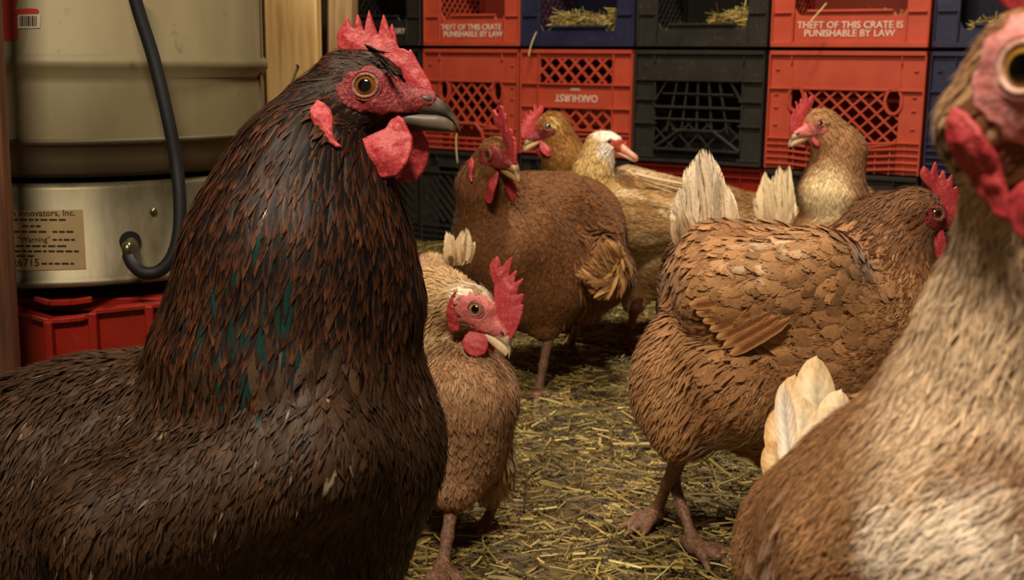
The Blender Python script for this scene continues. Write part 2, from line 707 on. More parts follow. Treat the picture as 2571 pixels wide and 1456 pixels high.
M['rubber'] = simple('black_rubber', lin((15, 14, 18)), 0.6)
M['brass'] = simple('brass_fitting', lin((120, 112, 84)), 0.3, 0.85)
M['label'] = simple('paper_label', lin((166, 140, 100)), 0.6, 0, 40, 0.12)
M['ink'] = simple('label_ink', lin((40, 32, 24)), 0.6)
M['redprint'] = simple('red_print', lin((176, 44, 30)), 0.5, 0, 30, 0.15)
M['bead'] = simple('pale_sticker', lin((200, 186, 160)), 0.5, 0, 30, 0.1)


def wood(name, c0, c1, c2, along='z', knots=True):
    m, nt, b = new_mat(name)
    st = {'z': (14, 14, 1.2), 'x': (1.2, 14, 14), 'y': (14, 1.2, 14)}[along]
    n1 = noise_n(nt, 5.0, 8, stretch=st)
    col = ramp(nt, n1, [(0.28, c0), (0.5, c1), (0.72, c2)])
    if knots:
        n2 = noise_n(nt, 26.0, 2, stretch=(1, 1, 0.5))
        k = ramp(nt, n2, [(0.72, (0, 0, 0)), (0.78, (1, 1, 1))])
        col = mixc(nt, mathn(nt, 'MULTIPLY', k, 0.7), col, c0 * 0.35)
    nt.links.new(col, b.inputs['Base Color'])
    b.inputs['Roughness'].default_value = 0.7
    bump(nt, b, n1, 0.3, 0.003)
    return m


M['pine'] = wood('pale_pine', lin((176, 126, 68)), lin((222, 180, 114)), lin((236, 202, 144)))
M['oldpine'] = wood('weathered_pine', lin((120, 88, 54)), lin((164, 132, 88)), lin((190, 160, 112)))
M['darkwood'] = wood('dark_red_wood', lin((54, 30, 18)), lin((96, 56, 32)), lin((124, 78, 46)))
M['wallwood'] = wood('dark_wall_boards', lin((40, 28, 18)), lin((66, 48, 32)), lin((84, 62, 42)), knots=False)


def straw_mat():
    m, nt, b = new_mat('straw')
    col = N(nt, 'ShaderNodeAttribute', attribute_name='Col').outputs['Color']
    n = noise_n(nt, 90.0, 3)
    hs = N(nt, 'ShaderNodeHueSaturation')
    nt.links.new(mathn(nt, 'MULTIPLY_ADD', n, 0.8, 0.6), hs.inputs['Value'])
    nt.links.new(col, hs.inputs['Color'])
    nt.links.new(hs.outputs[0], b.inputs['Base Color'])
    b.inputs['Roughness'].default_value = 0.55
    return m


M['straw'] = straw_mat()


def floor_mat():
    m, nt, b = new_mat('trodden_litter')
    n1 = noise_n(nt, 5.0, 8)
    n2 = noise_n(nt, 60.0, 6, stretch=(1, 2.2, 1))
    n3 = noise_n(nt, 170.0, 4, stretch=(2.5, 0.7, 1))
    col = ramp(nt, n2, [(0.28, lin((92, 76, 42))), (0.5, lin((150, 128, 76))), (0.72, lin((184, 162, 104)))])
    col = mixc(nt, mathn(nt, 'MULTIPLY', ramp(nt, n1, [(0.35, (0, 0, 0)), (0.7, (1, 1, 1))]), 0.5), col, lin((74, 58, 32)))
    col = mixc(nt, mathn(nt, 'MULTIPLY', ramp(nt, n3, [(0.58, (0, 0, 0)), (0.68, (1, 1, 1))]), 0.6), col, lin((170, 148, 88)))
    nt.links.new(col, b.inputs['Base Color'])
    b.inputs['Roughness'].default_value = 0.85
    bump(nt, b, mathn(nt, 'ADD', n2, n3), 0.9, 0.02)
    return m


M['floor'] = floor_mat()

# ------------------------------------------------------------------ setting
def struct(name, mb, mat, bevel=0):
    o = mb.build(name, mat, None, bevel)
    o['kind'] = 'structure'
    return o


# floor: an uneven bed of litter
gx, gy = np.meshgrid(np.linspace(-1.6, 2.2, 150), np.linspace(-0.6, 4.4, 190), indexing='ij')
fp = np.stack([gx.ravel(), gy.ravel(), np.zeros(gx.size)], 1)
fz = (vnoise(fp, 5, 3) - 0.5) * 0.018 + (vnoise(fp, 17, 4) - 0.5) * 0.010
fp[:, 2] = fz
ii = np.arange(150 * 190).reshape(150, 190)
ff = np.stack([ii[:-1, :-1].ravel(), ii[1:, :-1].ravel(), ii[1:, 1:].ravel(), ii[:-1, 1:].ravel()], 1)
o = mesh_np('floor', fp, ff, M['floor'])
o['kind'] = 'structure'

# crate wall line: the stack stands at an angle, nearer at the right
GAPZ = 0.527


def wall_pt(px):
    inv = (1 / 3.30) + (px - 1062) * ((1 / 2.60 - 1 / 3.30) / (2337 - 1062))
    q = P(px, 122, 1 / inv)
    return q[:2]


W0, W1 = wall_pt(1062), wall_pt(2337)
WD = unit(W1 - W0)
WN = np.array([-WD[1], WD[0]])      # away from the camera
WANG = math.atan2(WD[1], WD[0])

mb = MB(); mb.box(-2.6, 0.42, -0.05, 3.2, 0.47, 2.3)
ob = struct('wall_back', mb, M['wallwood'])
ob.location = (W0[0], W0[1], 0); ob.rotation_euler = (0, 0, WANG)
mb = MB(); mb.box(-1.65, -0.6, -0.05, -1.6, 4.6, 2.3)
struct('wall_left', mb, M['wallwood'])
mb = MB(); mb.box(2.2, -0.6, -0.05, 2.25, 4.6, 2.3)
struct('wall_right', mb, M['wallwood'])
mb = MB(); mb.box(-1.65, -0.6, 2.3, 2.25, 4.6, 2.35)
struct('ceiling', mb, M['oldpine'])

# ------------------------------------------------------------------ straw
STRAW_COLS = np.array([lin((196, 170, 96)), lin((168, 142, 74)), lin((140, 116, 60)), lin((112, 88, 46)), lin((206, 188, 124)), (lin((124, 118, 52)))])


def straws(base, length, width, az, tilt, bend, cols):
    """thin bent three-sided stalks, vectorised"""
    n = len(base)
    t = np.array([-0.5, 0.0, 0.5])
    d = np.stack([np.cos(az) * np.cos(tilt), np.sin(az) * np.cos(tilt), np.sin(tilt)], 1)
    s = np.stack([-np.sin(az), np.cos(az), np.zeros(n)], 1)
    u = np.cross(d, s)
    V = np.empty((n, 3, 3, 3))
    for i, tt in enumerate(t):
        c = base + d * (tt * length)[:, None] + s * (bend * (0.25 - tt * tt) * length)[:, None]
        for k in range(3):
            a = 2 * PI * k / 3 + 0.5
            V[:, i, k] = c + (s * math.cos(a) - u * math.sin(a)) * width[:, None] * 0.5
    F = []
    for i in range(2):
        for k in (1, 2):
            j = (k + 1) % 3
            F.append([i * 3 + k, i * 3 + j, (i + 1) * 3 + j, (i + 1) * 3 + k])
    F = np.array(F)
    faces = (np.arange(n)[:, None, None] * 9 + F[None]).reshape(-1, 4)
    return V.reshape(-1, 3), faces, np.repeat(cols, 9, 0)


ns = 112000
bx = RNG.uniform(-0.75, 1.5, ns); by = RNG.uniform(0.75, 3.5, ns)
keep = (bx < (by * 0.47 + 0.15)) & (bx > -(by * 0.30 + 0.12))
dens = vnoise(np.stack([bx, by, bx * 0], 1), 6, 8)
keep &= RNG.random(ns) < 0.35 + 0.9 * dens
keep &= ((bx - W0[0]) * WN[0] + (by - W0[1]) * WN[1]) < -0.07
keep &= ~((bx < -0.22) & (by > 0.85) & (by < 1.62)) & ~((bx < -0.22) & (by > 1.8) & (by < 2.25))
bx, by = bx[keep], by[keep]
n = len(bx)
fl = np.stack([bx, by, bx * 0], 1)
hz = (vnoise(fl, 5, 3) - 0.5) * 0.018 + (vnoise(fl, 17, 4) - 0.5) * 0.010
ln = RNG.gamma(1.25, 0.0115, n) + 0.006
ln = np.clip(ln, 0.008, 0.13)
az = RNG.uniform(0, PI * 2, n)
tilt = RNG.normal(0.02, 0.13, n)
bz = hz + 0.002 + RNG.random(n) ** 2 * 0.010 + np.abs(np.sin(tilt)) * ln * 0.42
cw = RNG.random(n)
cols = np.vstack([STRAW_COLS, lin((84, 66, 36))[None], lin((62, 48, 28))[None]])[RNG.choice(8, n, p=[.09, .14, .20, .20, .03, .08, .15, .11])] * RNG.uniform(0.7, 1.15, (n, 1))
v, f, c = straws(np.stack([bx, by, bz], 1), ln, RNG.uniform(0.0009, 0.0028, n) * np.where(RNG.random(n) < .06, 1.7, 1), az, tilt, RNG.normal(0, 0.22, n), cols)
o = mesh_np('straw_litter', v, f, M['straw'], attrs={'Col': c})
tag(o, 'loose yellow and brown straw scattered over the trodden floor', 'straw', kind='stuff')


# ------------------------------------------------------------------ crates
CH = 0.272      # a crate's height; each sits in the lip of the next


def clip_seg(a, b, planes):
    t0, t1 = 0.0, 1.0
    d = (b[0] - a[0], b[1] - a[1])
    for nx_, nz_, c_ in planes:           # inside: nx*x + nz*z <= c
        p = nx_ * d[0] + nz_ * d[1]
        q = c_ - (nx_ * a[0] + nz_ * a[1])
        if abs(p) < 1e-9:
            if q < 0:
                return None
            continue
        r = q / p
        if p > 0:
            t1 = min(t1, r)
        else:
            t0 = max(t0, r)
    if t0 >= t1:
        return None
    return (a[0] + d[0] * t0, a[1] + d[1] * t0), (a[0] + d[0] * t1, a[1] + d[1] * t1)


def rect_planes(x0, z0, x1, z1):
    return [(-1, 0, -x0), (1, 0, x1), (0, -1, -z0), (0, 1, z1)]


def lattice(mb, x0, z0, x1, z1, step, w, y0, y1, planes=None, slope=1.0, holes=()):
    planes = planes or rect_planes(x0, z0, x1, z1)
    H = (z1 - z0)
    k = -H / slope
    while k < (x1 - x0) + H / slope:
        for sgn in (1, -1):
            a = (x0 + k, z0) if sgn > 0 else (x0 + k, z1)
            b = (x0 + k + H / slope, z1) if sgn > 0 else (x0 + k + H / slope, z0)
            s = clip_seg(a, b, planes)
            if s:
                yy = (y0, y1) if sgn > 0 else (y0 + 0.0008, y1 - 0.0008)
                segs = [s]
                for hx, hz_, hrx, hrz in holes:
                    nxt = []
                    for p_, q_ in segs:
                        ax_, az_ = (p_[0] - hx) / hrx, (p_[1] - hz_) / hrz
                        dx_, dz_ = (q_[0] - p_[0]) / hrx, (q_[1] - p_[1]) / hrz
                        A2, B2, C2 = dx_ * dx_ + dz_ * dz_, 2 * (ax_ * dx_ + az_ * dz_), ax_ * ax_ + az_ * az_ - 1
                        dd = B2 * B2 - 4 * A2 * C2
                        if dd <= 0:
                            nxt.append((p_, q_)); continue
                        ta, tb = (-B2 - math.sqrt(dd)) / (2 * A2), (-B2 + math.sqrt(dd)) / (2 * A2)
                        at_ = lambda t: (p_[0] + (q_[0] - p_[0]) * t, p_[1] + (q_[1] - p_[1]) * t)
                        if tb <= 0 or ta >= 1:
                            nxt.append((p_, q_)); continue
                        if ta > 0.02: nxt.append((p_, at_(ta)))
                        if tb < 0.98: nxt.append((at_(tb), q_))
                    segs = nxt
                for p_, q_ in segs:
                    mb.bar(p_, q_, w, *yy)
        k += step


def text_mesh(name, txt, size, mat, parent, loc, rot_z=0.0, flip=False, depth=0.0006, squeeze=1.0):
    cu = bpy.data.curves.new(name, 'FONT')
    cu.body = txt
    cu.size = size
    cu.align_x = 'CENTER'
    cu.align_y = 'CENTER'
    cu.extrude = depth
    cu.resolution_u = 3
    cu.space_line = 0.85
    cu.offset = size * 0.012
    tmp = bpy.data.objects.new(name, cu)
    C.objects.link(tmp)
    dg = bpy.context.evaluated_depsgraph_get()
    me = bpy.data.meshes.new_from_object(tmp.evaluated_get(dg))
    bpy.data.objects.remove(tmp)
    o = bpy.data.objects.new(name, me)
    me.materials.clear()
    me.materials.append(mat)
    C.objects.link(o)
    o.parent = parent
    o.location = loc
    o.rotation_euler = (PI / 2, PI if flip else 0, rot_z)
    o.scale = (squeeze, 1, 1)
    return o


def shell(mb, w, h, dep, t=0.004, front=True, top_open=True):
    """back, sides, bottom of a moulded crate (front at y=0)"""
    mb.box(0, dep - t, 0, w, dep, h)
    mb.box(0, 0.006, 0, w, dep, t * 1.5)
    for x in (0, w - 0.035):
        mb.box(x, 0.0, 0, x + 0.035, t + 0.002, h) if front else None
    for x in (0.0, w - t):
        mb.box(x, 0, 0, x + t, 0.035, h)
        mb.box(x, dep - 0.035, 0, x + t, dep, h)
        mb.box(x, 0.03, h - 0.05, x + t, dep - 0.03, h)
        mb.box(x, 0.03, 0, x + t, dep - 0.03, 0.05)


def side_lattice(root, mat, w, h, dep, t=0.003):
    for x in (0.0005, w - t - 0.0005):
        m2 = MB()
        lattice(m2, 0.035, 0.05, dep - 0.035, h - 0.05, 0.026, 0.005, 0, t)
        m2.v = [(x + q[1], q[0], q[2]) for q in m2.v]
        m2.build('side_lattice', mat, root)


def crate_open(root, w, mat, text=None, lip=.068, tx=None):
    """crate lying on its side, its open mouth to the front"""
    h = 0.33
    dep = 0.30
    fw = 0.052
    mb = MB()
    mb.box(0, dep - .004, 0, w, dep, h)
    mb.box(0, .004, 0, w, dep, .006)
    mb.box(0, .004, h - .006, w, dep, h)
    for x in (0, w - .004):
        mb.box(x, 0.0, 0, x + .004, .03, h); mb.box(x, dep - .03, 0, x + .004, dep, h)
        mb.box(x, 0, h - .05, x + .004, dep, h); mb.box(x, 0, 0, x + .004, dep, .05)
    # front frame: stiles, lip with notched corners, outward flange
    for x0, x1 in ((0.002, fw), (w - fw, w - 0.002)):
        mb.box(x0, -.001, 0, x1, .005, h)
        for z in (0.075, 0.15, 0.225):
            mb.box(x0 + .004, -.008, z, x1 - .006, 0, z + .005)
    mb.prism([(fw, 0), (w - fw, 0), (w - fw, lip + .02), (w - fw - .010, lip + .004), (w - fw - .026, lip + .002), (w - fw - .034, lip + .014),
              (fw + .034, lip + .014), (fw + .026, lip + .002), (fw + .010, lip + .004), (fw, lip + .02)], 0.004, 0.008)
    mb.box(fw + .03, -.004, lip + .010, w - fw - .03, .010, lip + .016)
    mb.box(0.001, -.012, 0, w - 0.001, .004, .012)
    for x in (fw - .004, w - fw):
        mb.box(x, -.006, .012, x + .004, .004, .075)
    mb.box(0, -.012, h - .012, w, .004, h)
    mb.box(0.0, -.010, 0, .004, .003, h); mb.box(w - .004, -.010, 0, w, .003, h)
    mb.build('body', mat, root, bevel=0.0012)
    side_lattice(root, mat, w, h, dep)
    if text:
        text_mesh('lettering', text, 0.0215, M['white_print'], root, (w / 2 if tx is None else w - tx, -0.0005 + 0.003, 0.040), squeeze=min(1, .6 * w / .2))


def crate_std(root, w, mat, style, h=CH):
    dep = 0.32
    mb, lt = MB(), MB()
    shell(mb, w, h, dep)
    side_lattice(root, mat, w, h, dep)
    fw = 0.055
    mb.box(0, -.011, h - .010, w, .004, h)                # rim
    mb.box(0.0, -.011, 0, .004, .003, h); mb.box(w - .004, -.011, 0, w, .003, h)
    for x0, x1 in ((.004, fw), (w - fw, w - .004)):
        mb.box(x0, -.001, 0.0, x1, .005, h - .01)
    for x in (fw - .003, w - fw):
        mb.box(x, -.009, h - .03, x + .003, .002, h - .01)
    if style in ('oval', 'deep'):
        top = h - .088
        mb.box(fw, -.001, top + .004, w - fw, .005, h - .008)
        mb.box(.003, -.009, top, fw + .004, .004, top + .005); mb.box(w - fw - .004, -.009, top, w - .003, .004, top + .005)
        mb.box(fw, -.007, top, w - fw, .006, top + .005)
        rx, rz = (.0135, .026) if style == 'oval' else (.0155, .025)
        ovs = [(cx, top - rz + .004, rx + .003, rz + .003) for cx in (fw + .012, w - fw - .012)]
        for cx in (fw + .012, w - fw - .012):
            lt.oval_ring(cx, top - rz + .004, rx, rz, .006, -.007, .006)
        low = .060
        if style == 'oval':
            pl = rect_planes(fw, low, w - fw, top)
            lattice(lt, fw, low, w - fw, top, .0345, .0052, -.002, .005, pl, slope=1.15, holes=ovs)
            sx0, sx1, sz0, sz1 = w / 2 - .005 - .055, w / 2 - .005 + .045, .034, .074
            mb.prism([(sx0 - .006, sz0 - .004), (sx1 + .012, sz0 - .004), (sx1 + .012, sz0 + .002), (sx0 - .006, sz0 + .002)], -.008, .006)
            pts = [(sx0 - .004, sz0), (sx0 + .004, sz0 + .02), (sx0 + .022, sz1), (sx1 - .022, sz1), (sx1 - .002, sz0 + .018), (sx1 + .004, sz0)]
            for a, b in zip(pts[:-1], pts[1:]):
                mb.bar(a, b, .007, -.009, .006)
            mb.bar((sx1 - .022, sz1), (w - fw, sz1 - .012), .006, -.008, .005)
            mb.bar((sx0 + .022, sz1), (fw, sz1 + .003), .006, -.008, .005)
            holes = (sx0, sx1)
        else:
            pl = rect_planes(fw, .052, w - fw, top) + [(-.20, -1, -.062 - .20 * (w / 2)), (.20, -1, -.062 + .20 * (w / 2))]
            pl = rect_planes(fw, .052, w - fw, top)
            lattice(lt, fw, .052, w - fw, top, .036, .0042, -.002, .005, pl, slope=.92, holes=ovs)
            mb.bar((fw, .070), (w / 2, .048), .005, -.008, .005)
            mb.bar((w - fw, .070), (w / 2, .048), .005, -.008, .005)
            holes = None
        # stacked ribs across the foot
        for i, z in enumerate((.003, .018, .033, .048, .062)):
            sag = 0.012 if style == 'deep' else 0.0
            for a, b in (((.002, z + sag * .8), (fw, z + sag * .8)), ((fw, z + sag * .8), (w / 2, z)), ((w / 2, z), (w - fw, z + sag * .8)), ((w - fw, z + sag * .8), (w - .002, z + sag * .8))):
                if holes and z > .03:
                    if a[0] >= fw - 1e-6 and b[0] <= w / 2 + 1e-6:
                        b = (holes[0] - .002, z)
                    elif a[0] >= w / 2 - 1e-6 and b[0] <= w - fw + 1e-6:
                        a = (holes[1] + .004, z)
                mb.bar(a, b, .0048, -.009, .004)
        for x in np.linspace(.004, w - .004, 12):
            if holes and holes[0] < x < holes[1]:
                lt.box(x - .0015, -.004, 0, x + .0015, .004, .034)
            else:
                lt.box(x - .0015, -.004, 0, x + .0015, .004, .064)
        mb.box(.004, .008, 0, w - .004, .011, .034)
        # small bosses on the stiles
        for x in (.02, w - .022):
            for z in (.10, .14, .17, h - .045):
                mb.box(x - .005, -.005, z, x + .005, 0, z + .005)
    elif style == 'band':
        zs = (.062, .118, .125, .182, .186, .248)
        mb.box(fw, -.001, .128, w - fw, .005, .182)
        for z in (.066, .123, .182):
            mb.box(.002, -.010, z, w - .002, .004, z + .0055)
        mb.box(fw, -.001, .248, w - fw, .005, h - .008)
        lattice(lt, fw, .187, w - fw, .249, .039, .0058, -.003, .005, slope=1.0)
        lattice(lt, fw, .071, w - fw, .124, .039, .0058, -.003, .005, slope=1.0)
        for i in range(5):
            mb.box(.002, -.009, .004 + i * .013, w - .002, .003, .009 + i * .013)
        mb.box(.004, .006, 0, w - .004, .009, .066)
        text_mesh('lettering', 'OAKHURST', 0.026, M['white_print'], root, (w / 2 + .002, -.0025, .150), flip=True, squeeze=.92)
        text_mesh('lettering', 'DAIRY', 0.010, M['white_print'], root, (w / 2 - .002, -.0025, .172), flip=True)
        lt.box(fw - .002, -.009, .07, fw + .001, .004, h - .01); lt.box(w - fw - .001, -.009, .07, w - fw + .002, .004, h - .01)
    elif style == 'fan':
        for z in (.010, .092, .150, .198):
            mb.box(.003, -.011, z, fw + .006, .004, z + .0055); mb.box(w - fw - .006, -.011, z, w - .003, .004, z + .0055)
        mb.box(fw, -.001, .203, w - fw, .005, h - .008)
        mb.box(fw, -.011, .198, w - fw, .004, .2035)
        mb.box(fw, -.011, .133, w - fw, .004, .139)
        mb.box(fw + .02, -.008, .166, w - fw - .02, .003, .170)
        mb.box(fw, -.008, .104, w - fw, .003, .109)
        mb.box(fw + .05, -.008, .078, w - fw - .05, .003, .083)
        mb.box(fw, -.010, .030, w - fw, .003, .036); mb.box(.003, -.012, 0, w - .003, .004, .008)
        c = w / 2
        for k in range(-3, 4):
            x = c + k * .027
            lt.bar((x * 1.0, .2), (c + k * .040, .075 if abs(k) < 3 else .14), .0045, -.004, .003)
        for sg in (-1, 1):
            mb.bar((c + sg * .045, .080), (c + sg * .112, .034), .006, -.010, .003)
            mb.bar((c + sg * .114, .036), (c + sg * .114, .2), .005, -.006, .003)
        lattice(lt, fw, .036, w - fw, .104, .05, .004, .0, .004)
    elif style == 'slats':
        mb.box(fw * .5, -.001, h - .045, w - fw * .5, .005, h - .01)
        mb.box(.003, -.010, h - .062, w - .003, .004, h - .056)
        pl = rect_planes(fw * .5, .075, w - fw * .5, h - .06)
        for k in range(-10, 14):
            a, b = (k * .026, h - .06), (k * .026 + .13, .075)
            s = clip_seg(a, b, pl)
            if s:
                lt.bar(s[0], s[1], .009, -.004, .004)
        for z in (.012, .028, .044, .060):
            mb.box(.003, -.008, z, w - .003, .004, z + .006)
        mb.box(.004, .006, 0, w - .004, .009, .07)
    elif style == 'panel':
        mb.box(.004, .0, 0, w - .004, .006, h - .008)
        for x in np.linspace(.055, w - .055, 6):
            mb.box(x - .002, -.008, .02, x + .002, .002, h - .01)
        for z in (.05, .13, .19, .245):
            mb.box(.003, -.009, z, w - .003, .004, z + .005)
    mb.build('body', mat, root, bevel=0.0010)
    lt.build('lattice', mat, root)


EDGES = [865 - 40, 1062, 1308, 1597, 1932, 2337, 2790]
EP = []
for i, e in enumerate(EDGES):
    EP.append(np.dot(wall_pt(e) - W0, WD) if 0 < i < 6 else (-0.325 if i == 0 else 0.0))
EP[6] = EP[5] + 0.345


def put_crate(name, k, z, label, fn, off=0.0, dy=0.0):
    g = 0.004
    x0, x1 = EP[k] + g, EP[k + 1] - g
    q = W0 + WD * (x0 + off) + WN * dy
    root = thing('milk_crate', label, 'crate', (q[0], q[1], z))
    root.rotation_euler = (0, 0, WANG)
    root['group'] = 'milk crates stacked as nest boxes'
    fn(root, x1 - x0)
    return root


THEFT = 'THEFT OF THIS CRATE IS\nPUNISHABLE BY LAW'
R1, R2, R3 = GAPZ + .008, GAPZ - CH, GAPZ - 2 * CH - .004
put_crate('c', 0, R1, 'black crate with white lettering behind the dark hen\'s comb', lambda r, w: crate_open(r, w, M['black'], 'DAIRY', tx=.088))
put_crate('c', 1, R1, 'narrow red crate lying open, printed with a theft warning, left of the navy nest crate', lambda r, w: crate_open(r, w, M['red'], THEFT), off=.004)
put_crate('c', 2, R1, 'open navy crate full of straw between the narrow red crate and a charcoal one', lambda r, w: crate_open(r, w, M['navy'], lip=.036))
put_crate('c', 3, R1, 'open charcoal nest crate with straw heaped at its right side', lambda r, w: crate_open(r, w, M['black'], lip=.040))
put_crate('c', 4, R1, 'wide red crate lying open, printed with a theft warning, straw poking over its lip', lambda r, w: crate_open(r, w, M['red'], THEFT))
put_crate('c', 5, R1, 'navy crate in the top row, partly behind the blurred near hen', lambda r, w: crate_open(r, w, M['navy'], lip=.036))
put_crate('c', 0, R2, 'black crate in the middle row hidden behind the dark hen\'s head', lambda r, w: crate_std(r, w, M['black'], 'slats'))
put_crate('c', 1, R2, 'red lattice crate with a mouth-shaped hand slot beside the dark hen\'s beak', lambda r, w: crate_std(r, w, M['red'], 'oval'), dy=.004)
put_crate('c', 2, R2, 'red crate standing upside down with inverted white lettering on its band', lambda r, w: crate_std(r, w, M['red'], 'band'))
put_crate('c', 3, R2, 'black crate with fanned ribs behind the duck', lambda r, w: crate_std(r, w, M['black'], 'fan'), dy=-.004)
put_crate('c', 4, R2, 'wide red lattice crate behind the pale-necked hen', lambda r, w: crate_std(r, w, M['red'], 'deep'))
put_crate('c', 5, R2, 'navy crate in the middle row partly behind the blurred near hen', lambda r, w: crate_std(r, w, M['navy'], 'deep'))
put_crate('c', 0, R3, 'black slatted crate on the floor just right of the dark hen\'s neck', lambda r, w: crate_std(r, w, M['black'], 'slats'))
put_crate('c', 1, R3, 'black slatted crate on the floor below the red crate with the hand slot', lambda r, w: crate_std(r, w, M['black'], 'slats'), dy=-.01)
put_crate('c', 2, R3, 'black crate on the floor below the crate with inverted lettering', lambda r, w: crate_std(r, w, M['black'], 'slats'), dy=.004)
put_crate('c', 3, R3, 'red panelled crate on the floor below the fan-ribbed black crate', lambda r, w: crate_std(r, w, M['deepred'], 'panel'), dy=.01)
put_crate('c', 4, R3, 'black crate on the floor below the wide red lattice crate', lambda r, w: crate_std(r, w, M['black'], 'slats'))
put_crate('c', 5, R3, 'black crate on the floor below the navy middle-row crate', lambda r, w: crate_std(r, w, M['black'], 'slats'))


def nest_straw(k, label, n, lump):
    """a heap of straw lying in an open crate"""
    x0, x1 = EP[k] + .06, EP[k + 1] - .06
    w = x1 - x0
    u = RNG.random(n)
    y = RNG.uniform(.046, .25, n)
    hgt = lump(u) * (0.6 + 0.4 * RNG.random(n))
    q = W0[None] + WD[None] * (x0 + u * w)[:, None] + WN[None] * y[:, None]
    z = R1 + .010 + hgt * RNG.random(n) ** 0.4
    az = RNG.uniform(0, 2 * PI, n)
    tilt = RNG.normal(0, .35, n)
    up = RNG.random(n) < .06
    tilt[up] = RNG.uniform(.6, 1.3, up.sum())
    ln = RNG.uniform(.02, .06, n)
    cols = STRAW_COLS[RNG.choice(6, n)] * RNG.uniform(.8, 1.3, (n, 1))
    v, f, c = straws(np.column_stack([q, z]), ln, RNG.uniform(.0012, .003, n), az, tilt, RNG.normal(0, .2, n), cols)
    o = mesh_np('straw_bedding', v, f, M['straw'], attrs={'Col': c})
    tag(o, label, 'straw', kind='stuff')


nest_straw(2, 'dry straw bedding inside the open navy crate', 2200, lambda u: .076 + .010 * np.sin(u * 9))
nest_straw(3, 'dry straw heaped inside the open charcoal crate', 1900, lambda u: .036 + .052 * smooth(.25, .7, u))
nest_straw(4, 'thin straw bedding inside the wide open red crate', 900, lambda u: .07 + .015 * smooth(.2, .5, u) * smooth(.7, .4, u))
nest_straw(1, 'thin straw bedding inside the narrow open red crate', 500, lambda u: .06 + 0 * u)
nest_straw(0, 'straw bedding inside the top black crate behind the comb', 500, lambda u: .06 + 0 * u)
nest_straw(5, 'thin straw bedding inside the top navy crate', 500, lambda u: .06 + 0 * u)

# straws hanging from the crates
for pts, nm in ((((1147, 335, 3.05), (1145, 350, 3.05), (1146, 380, 3.05), (1149, 410, 3.05)), 'straw hanging below the hand slot of the red crate'),
                (((1347, 80, 3.07), (1338, 100, 3.04), (1331, 122, 3.04), (1327, 142, 3.04)), 'thin straw hanging from the lip of the navy crate'),
                (((2075, 8, 2.63), (2058, 28, 2.63), (2040, 48, 2.63), (2033, 58, 2.63)), 'bent straw hanging over the lip of the wide red crate')):
    v, f = tube(catmull([P(*p) for p in pts], 4), .0017, 5)
    o = mesh_np('straw_stalk', v, f, M['straw'], attrs={'Col': np.tile(lin((214, 196, 140)), (len(v), 1))})
    tag(o, nm, 'straw', 'hanging straws')

# ------------------------------------------------------------------ posts
def post(name, label, px0, px1, d, thick, mat, z0=0.0, z1=2.3, yaw=0.0, lean=0.0):
    a, b = P(px0, 150, d), P(px1, 150, d)
    w = np.linalg.norm((b - a)[:2])
    root = thing(name, label, 'post', (a[0], a[1], 0))
    root.rotation_euler = (0, lean, math.atan2(b[1] - a[1], b[0] - a[0]) + yaw)
    mb = MB(); mb.box(0, 0, z0, w, thick, z1)
    mb.build('timber', mat, root, bevel=.003)
    return root, w


pr, w = post('wooden_post', 'pale knotty pine post between the metal waterer and the crates', 664, 797, 1.95, .05, M['pine'])
mb = MB(); v, f = tube([(.055, .002, .485), (.055, -.012, .487)], [.0022, .0022], 8); mb.add(v, f)
mb.build('nail', M['rubber'], pr)
post('wooden_post', 'weathered second post set slightly askew right of the pale pine post', 806, 866, 2.05, .09, M['oldpine'], lean=math.radians(1.2))
post('wooden_post', 'dark reddish timber post at the left edge beside the waterer', -120, -36, 1.02, .022, M['darkwood'], lean=math.radians(1.0))

# ------------------------------------------------------------------ waterer on its heated base, standing on a red crate
WX, WY = P(205, 500, 1.36)[:2]
fr = 1.36 - 0.205


def zat(py, d):
    return P(205, py, d)[2]


R = 0.211
dist_front = 1.36 - R
zb, zp0, zp1, zl = zat(735, dist_front), zat(455, dist_front), zat(448, dist_front), zat(352, dist_front)
wt = thing('poultry_waterer', 'round galvanised poultry waterer on a heated base', 'waterer', (WX, WY, zb))


def part_lathe(name, prof, mat, parent, n=96):
    v, f = lathe([(r, z - zb) for r, z in prof], n)
    return mesh_np(name, v, f, mat, parent)


zr = zat(168, dist_front)
part_lathe('tank', [(.0, zl + .47), (R - .03, zl + .47), (R - .004, zl + .44), (R - .004, zr + .012), (R + .001, zr + .007), (R + .001, zr - .001), (R - .006, zr - .010), (R - .004, zr - .016),
                    (R - .004, zl - .02)], M['galv'], wt)
part_lathe('trough', [(R - .02, zl - .003), (R, zl), (R + .0035, zl + .001), (R + .004, zl - .003), (R + .001, zl - .005), (R - .004, zl - .02), (R - .006, zp1 + .004), (R - .012, zp1 - .001), (.0, zp1 - .001)], M['galv_shaded'], wt)
bs = part_lathe('heater_base', [(.0, zp0 - .004), (R - .012, zp0 - .004), (R - .006, zp0 - .004), (R - .002, zp0 - .009), (R - .002, zb + .010), (R + .004, zb + .007), (R + .004, zb + .001), (R - .01, zb), (0, zb)], M['galv_base'], wt)
# seam on the tank
a_seam = math.atan2(P(648, 200, 1.30)[1] - WY, P(648, 200, 1.30)[0] - WX)


def on_cyl(px, py, r):
    """point of the cylinder wall behind a picture point: its angle and height"""
    v = CF + (px - CX) / FPX * CR - (py - CY) / FPX * CU
    o2 = CAM[:2] - np.array([WX, WY])
    A = v[:2] @ v[:2]; B = 2 * o2 @ v[:2]; Cc = o2 @ o2 - r * r
    t = (-B - math.sqrt(max(B * B - 4 * A * Cc, 0))) / (2 * A)
    q = CAM + v * t
    return math.atan2(q[1] - WY, q[0] - WX), q[2]


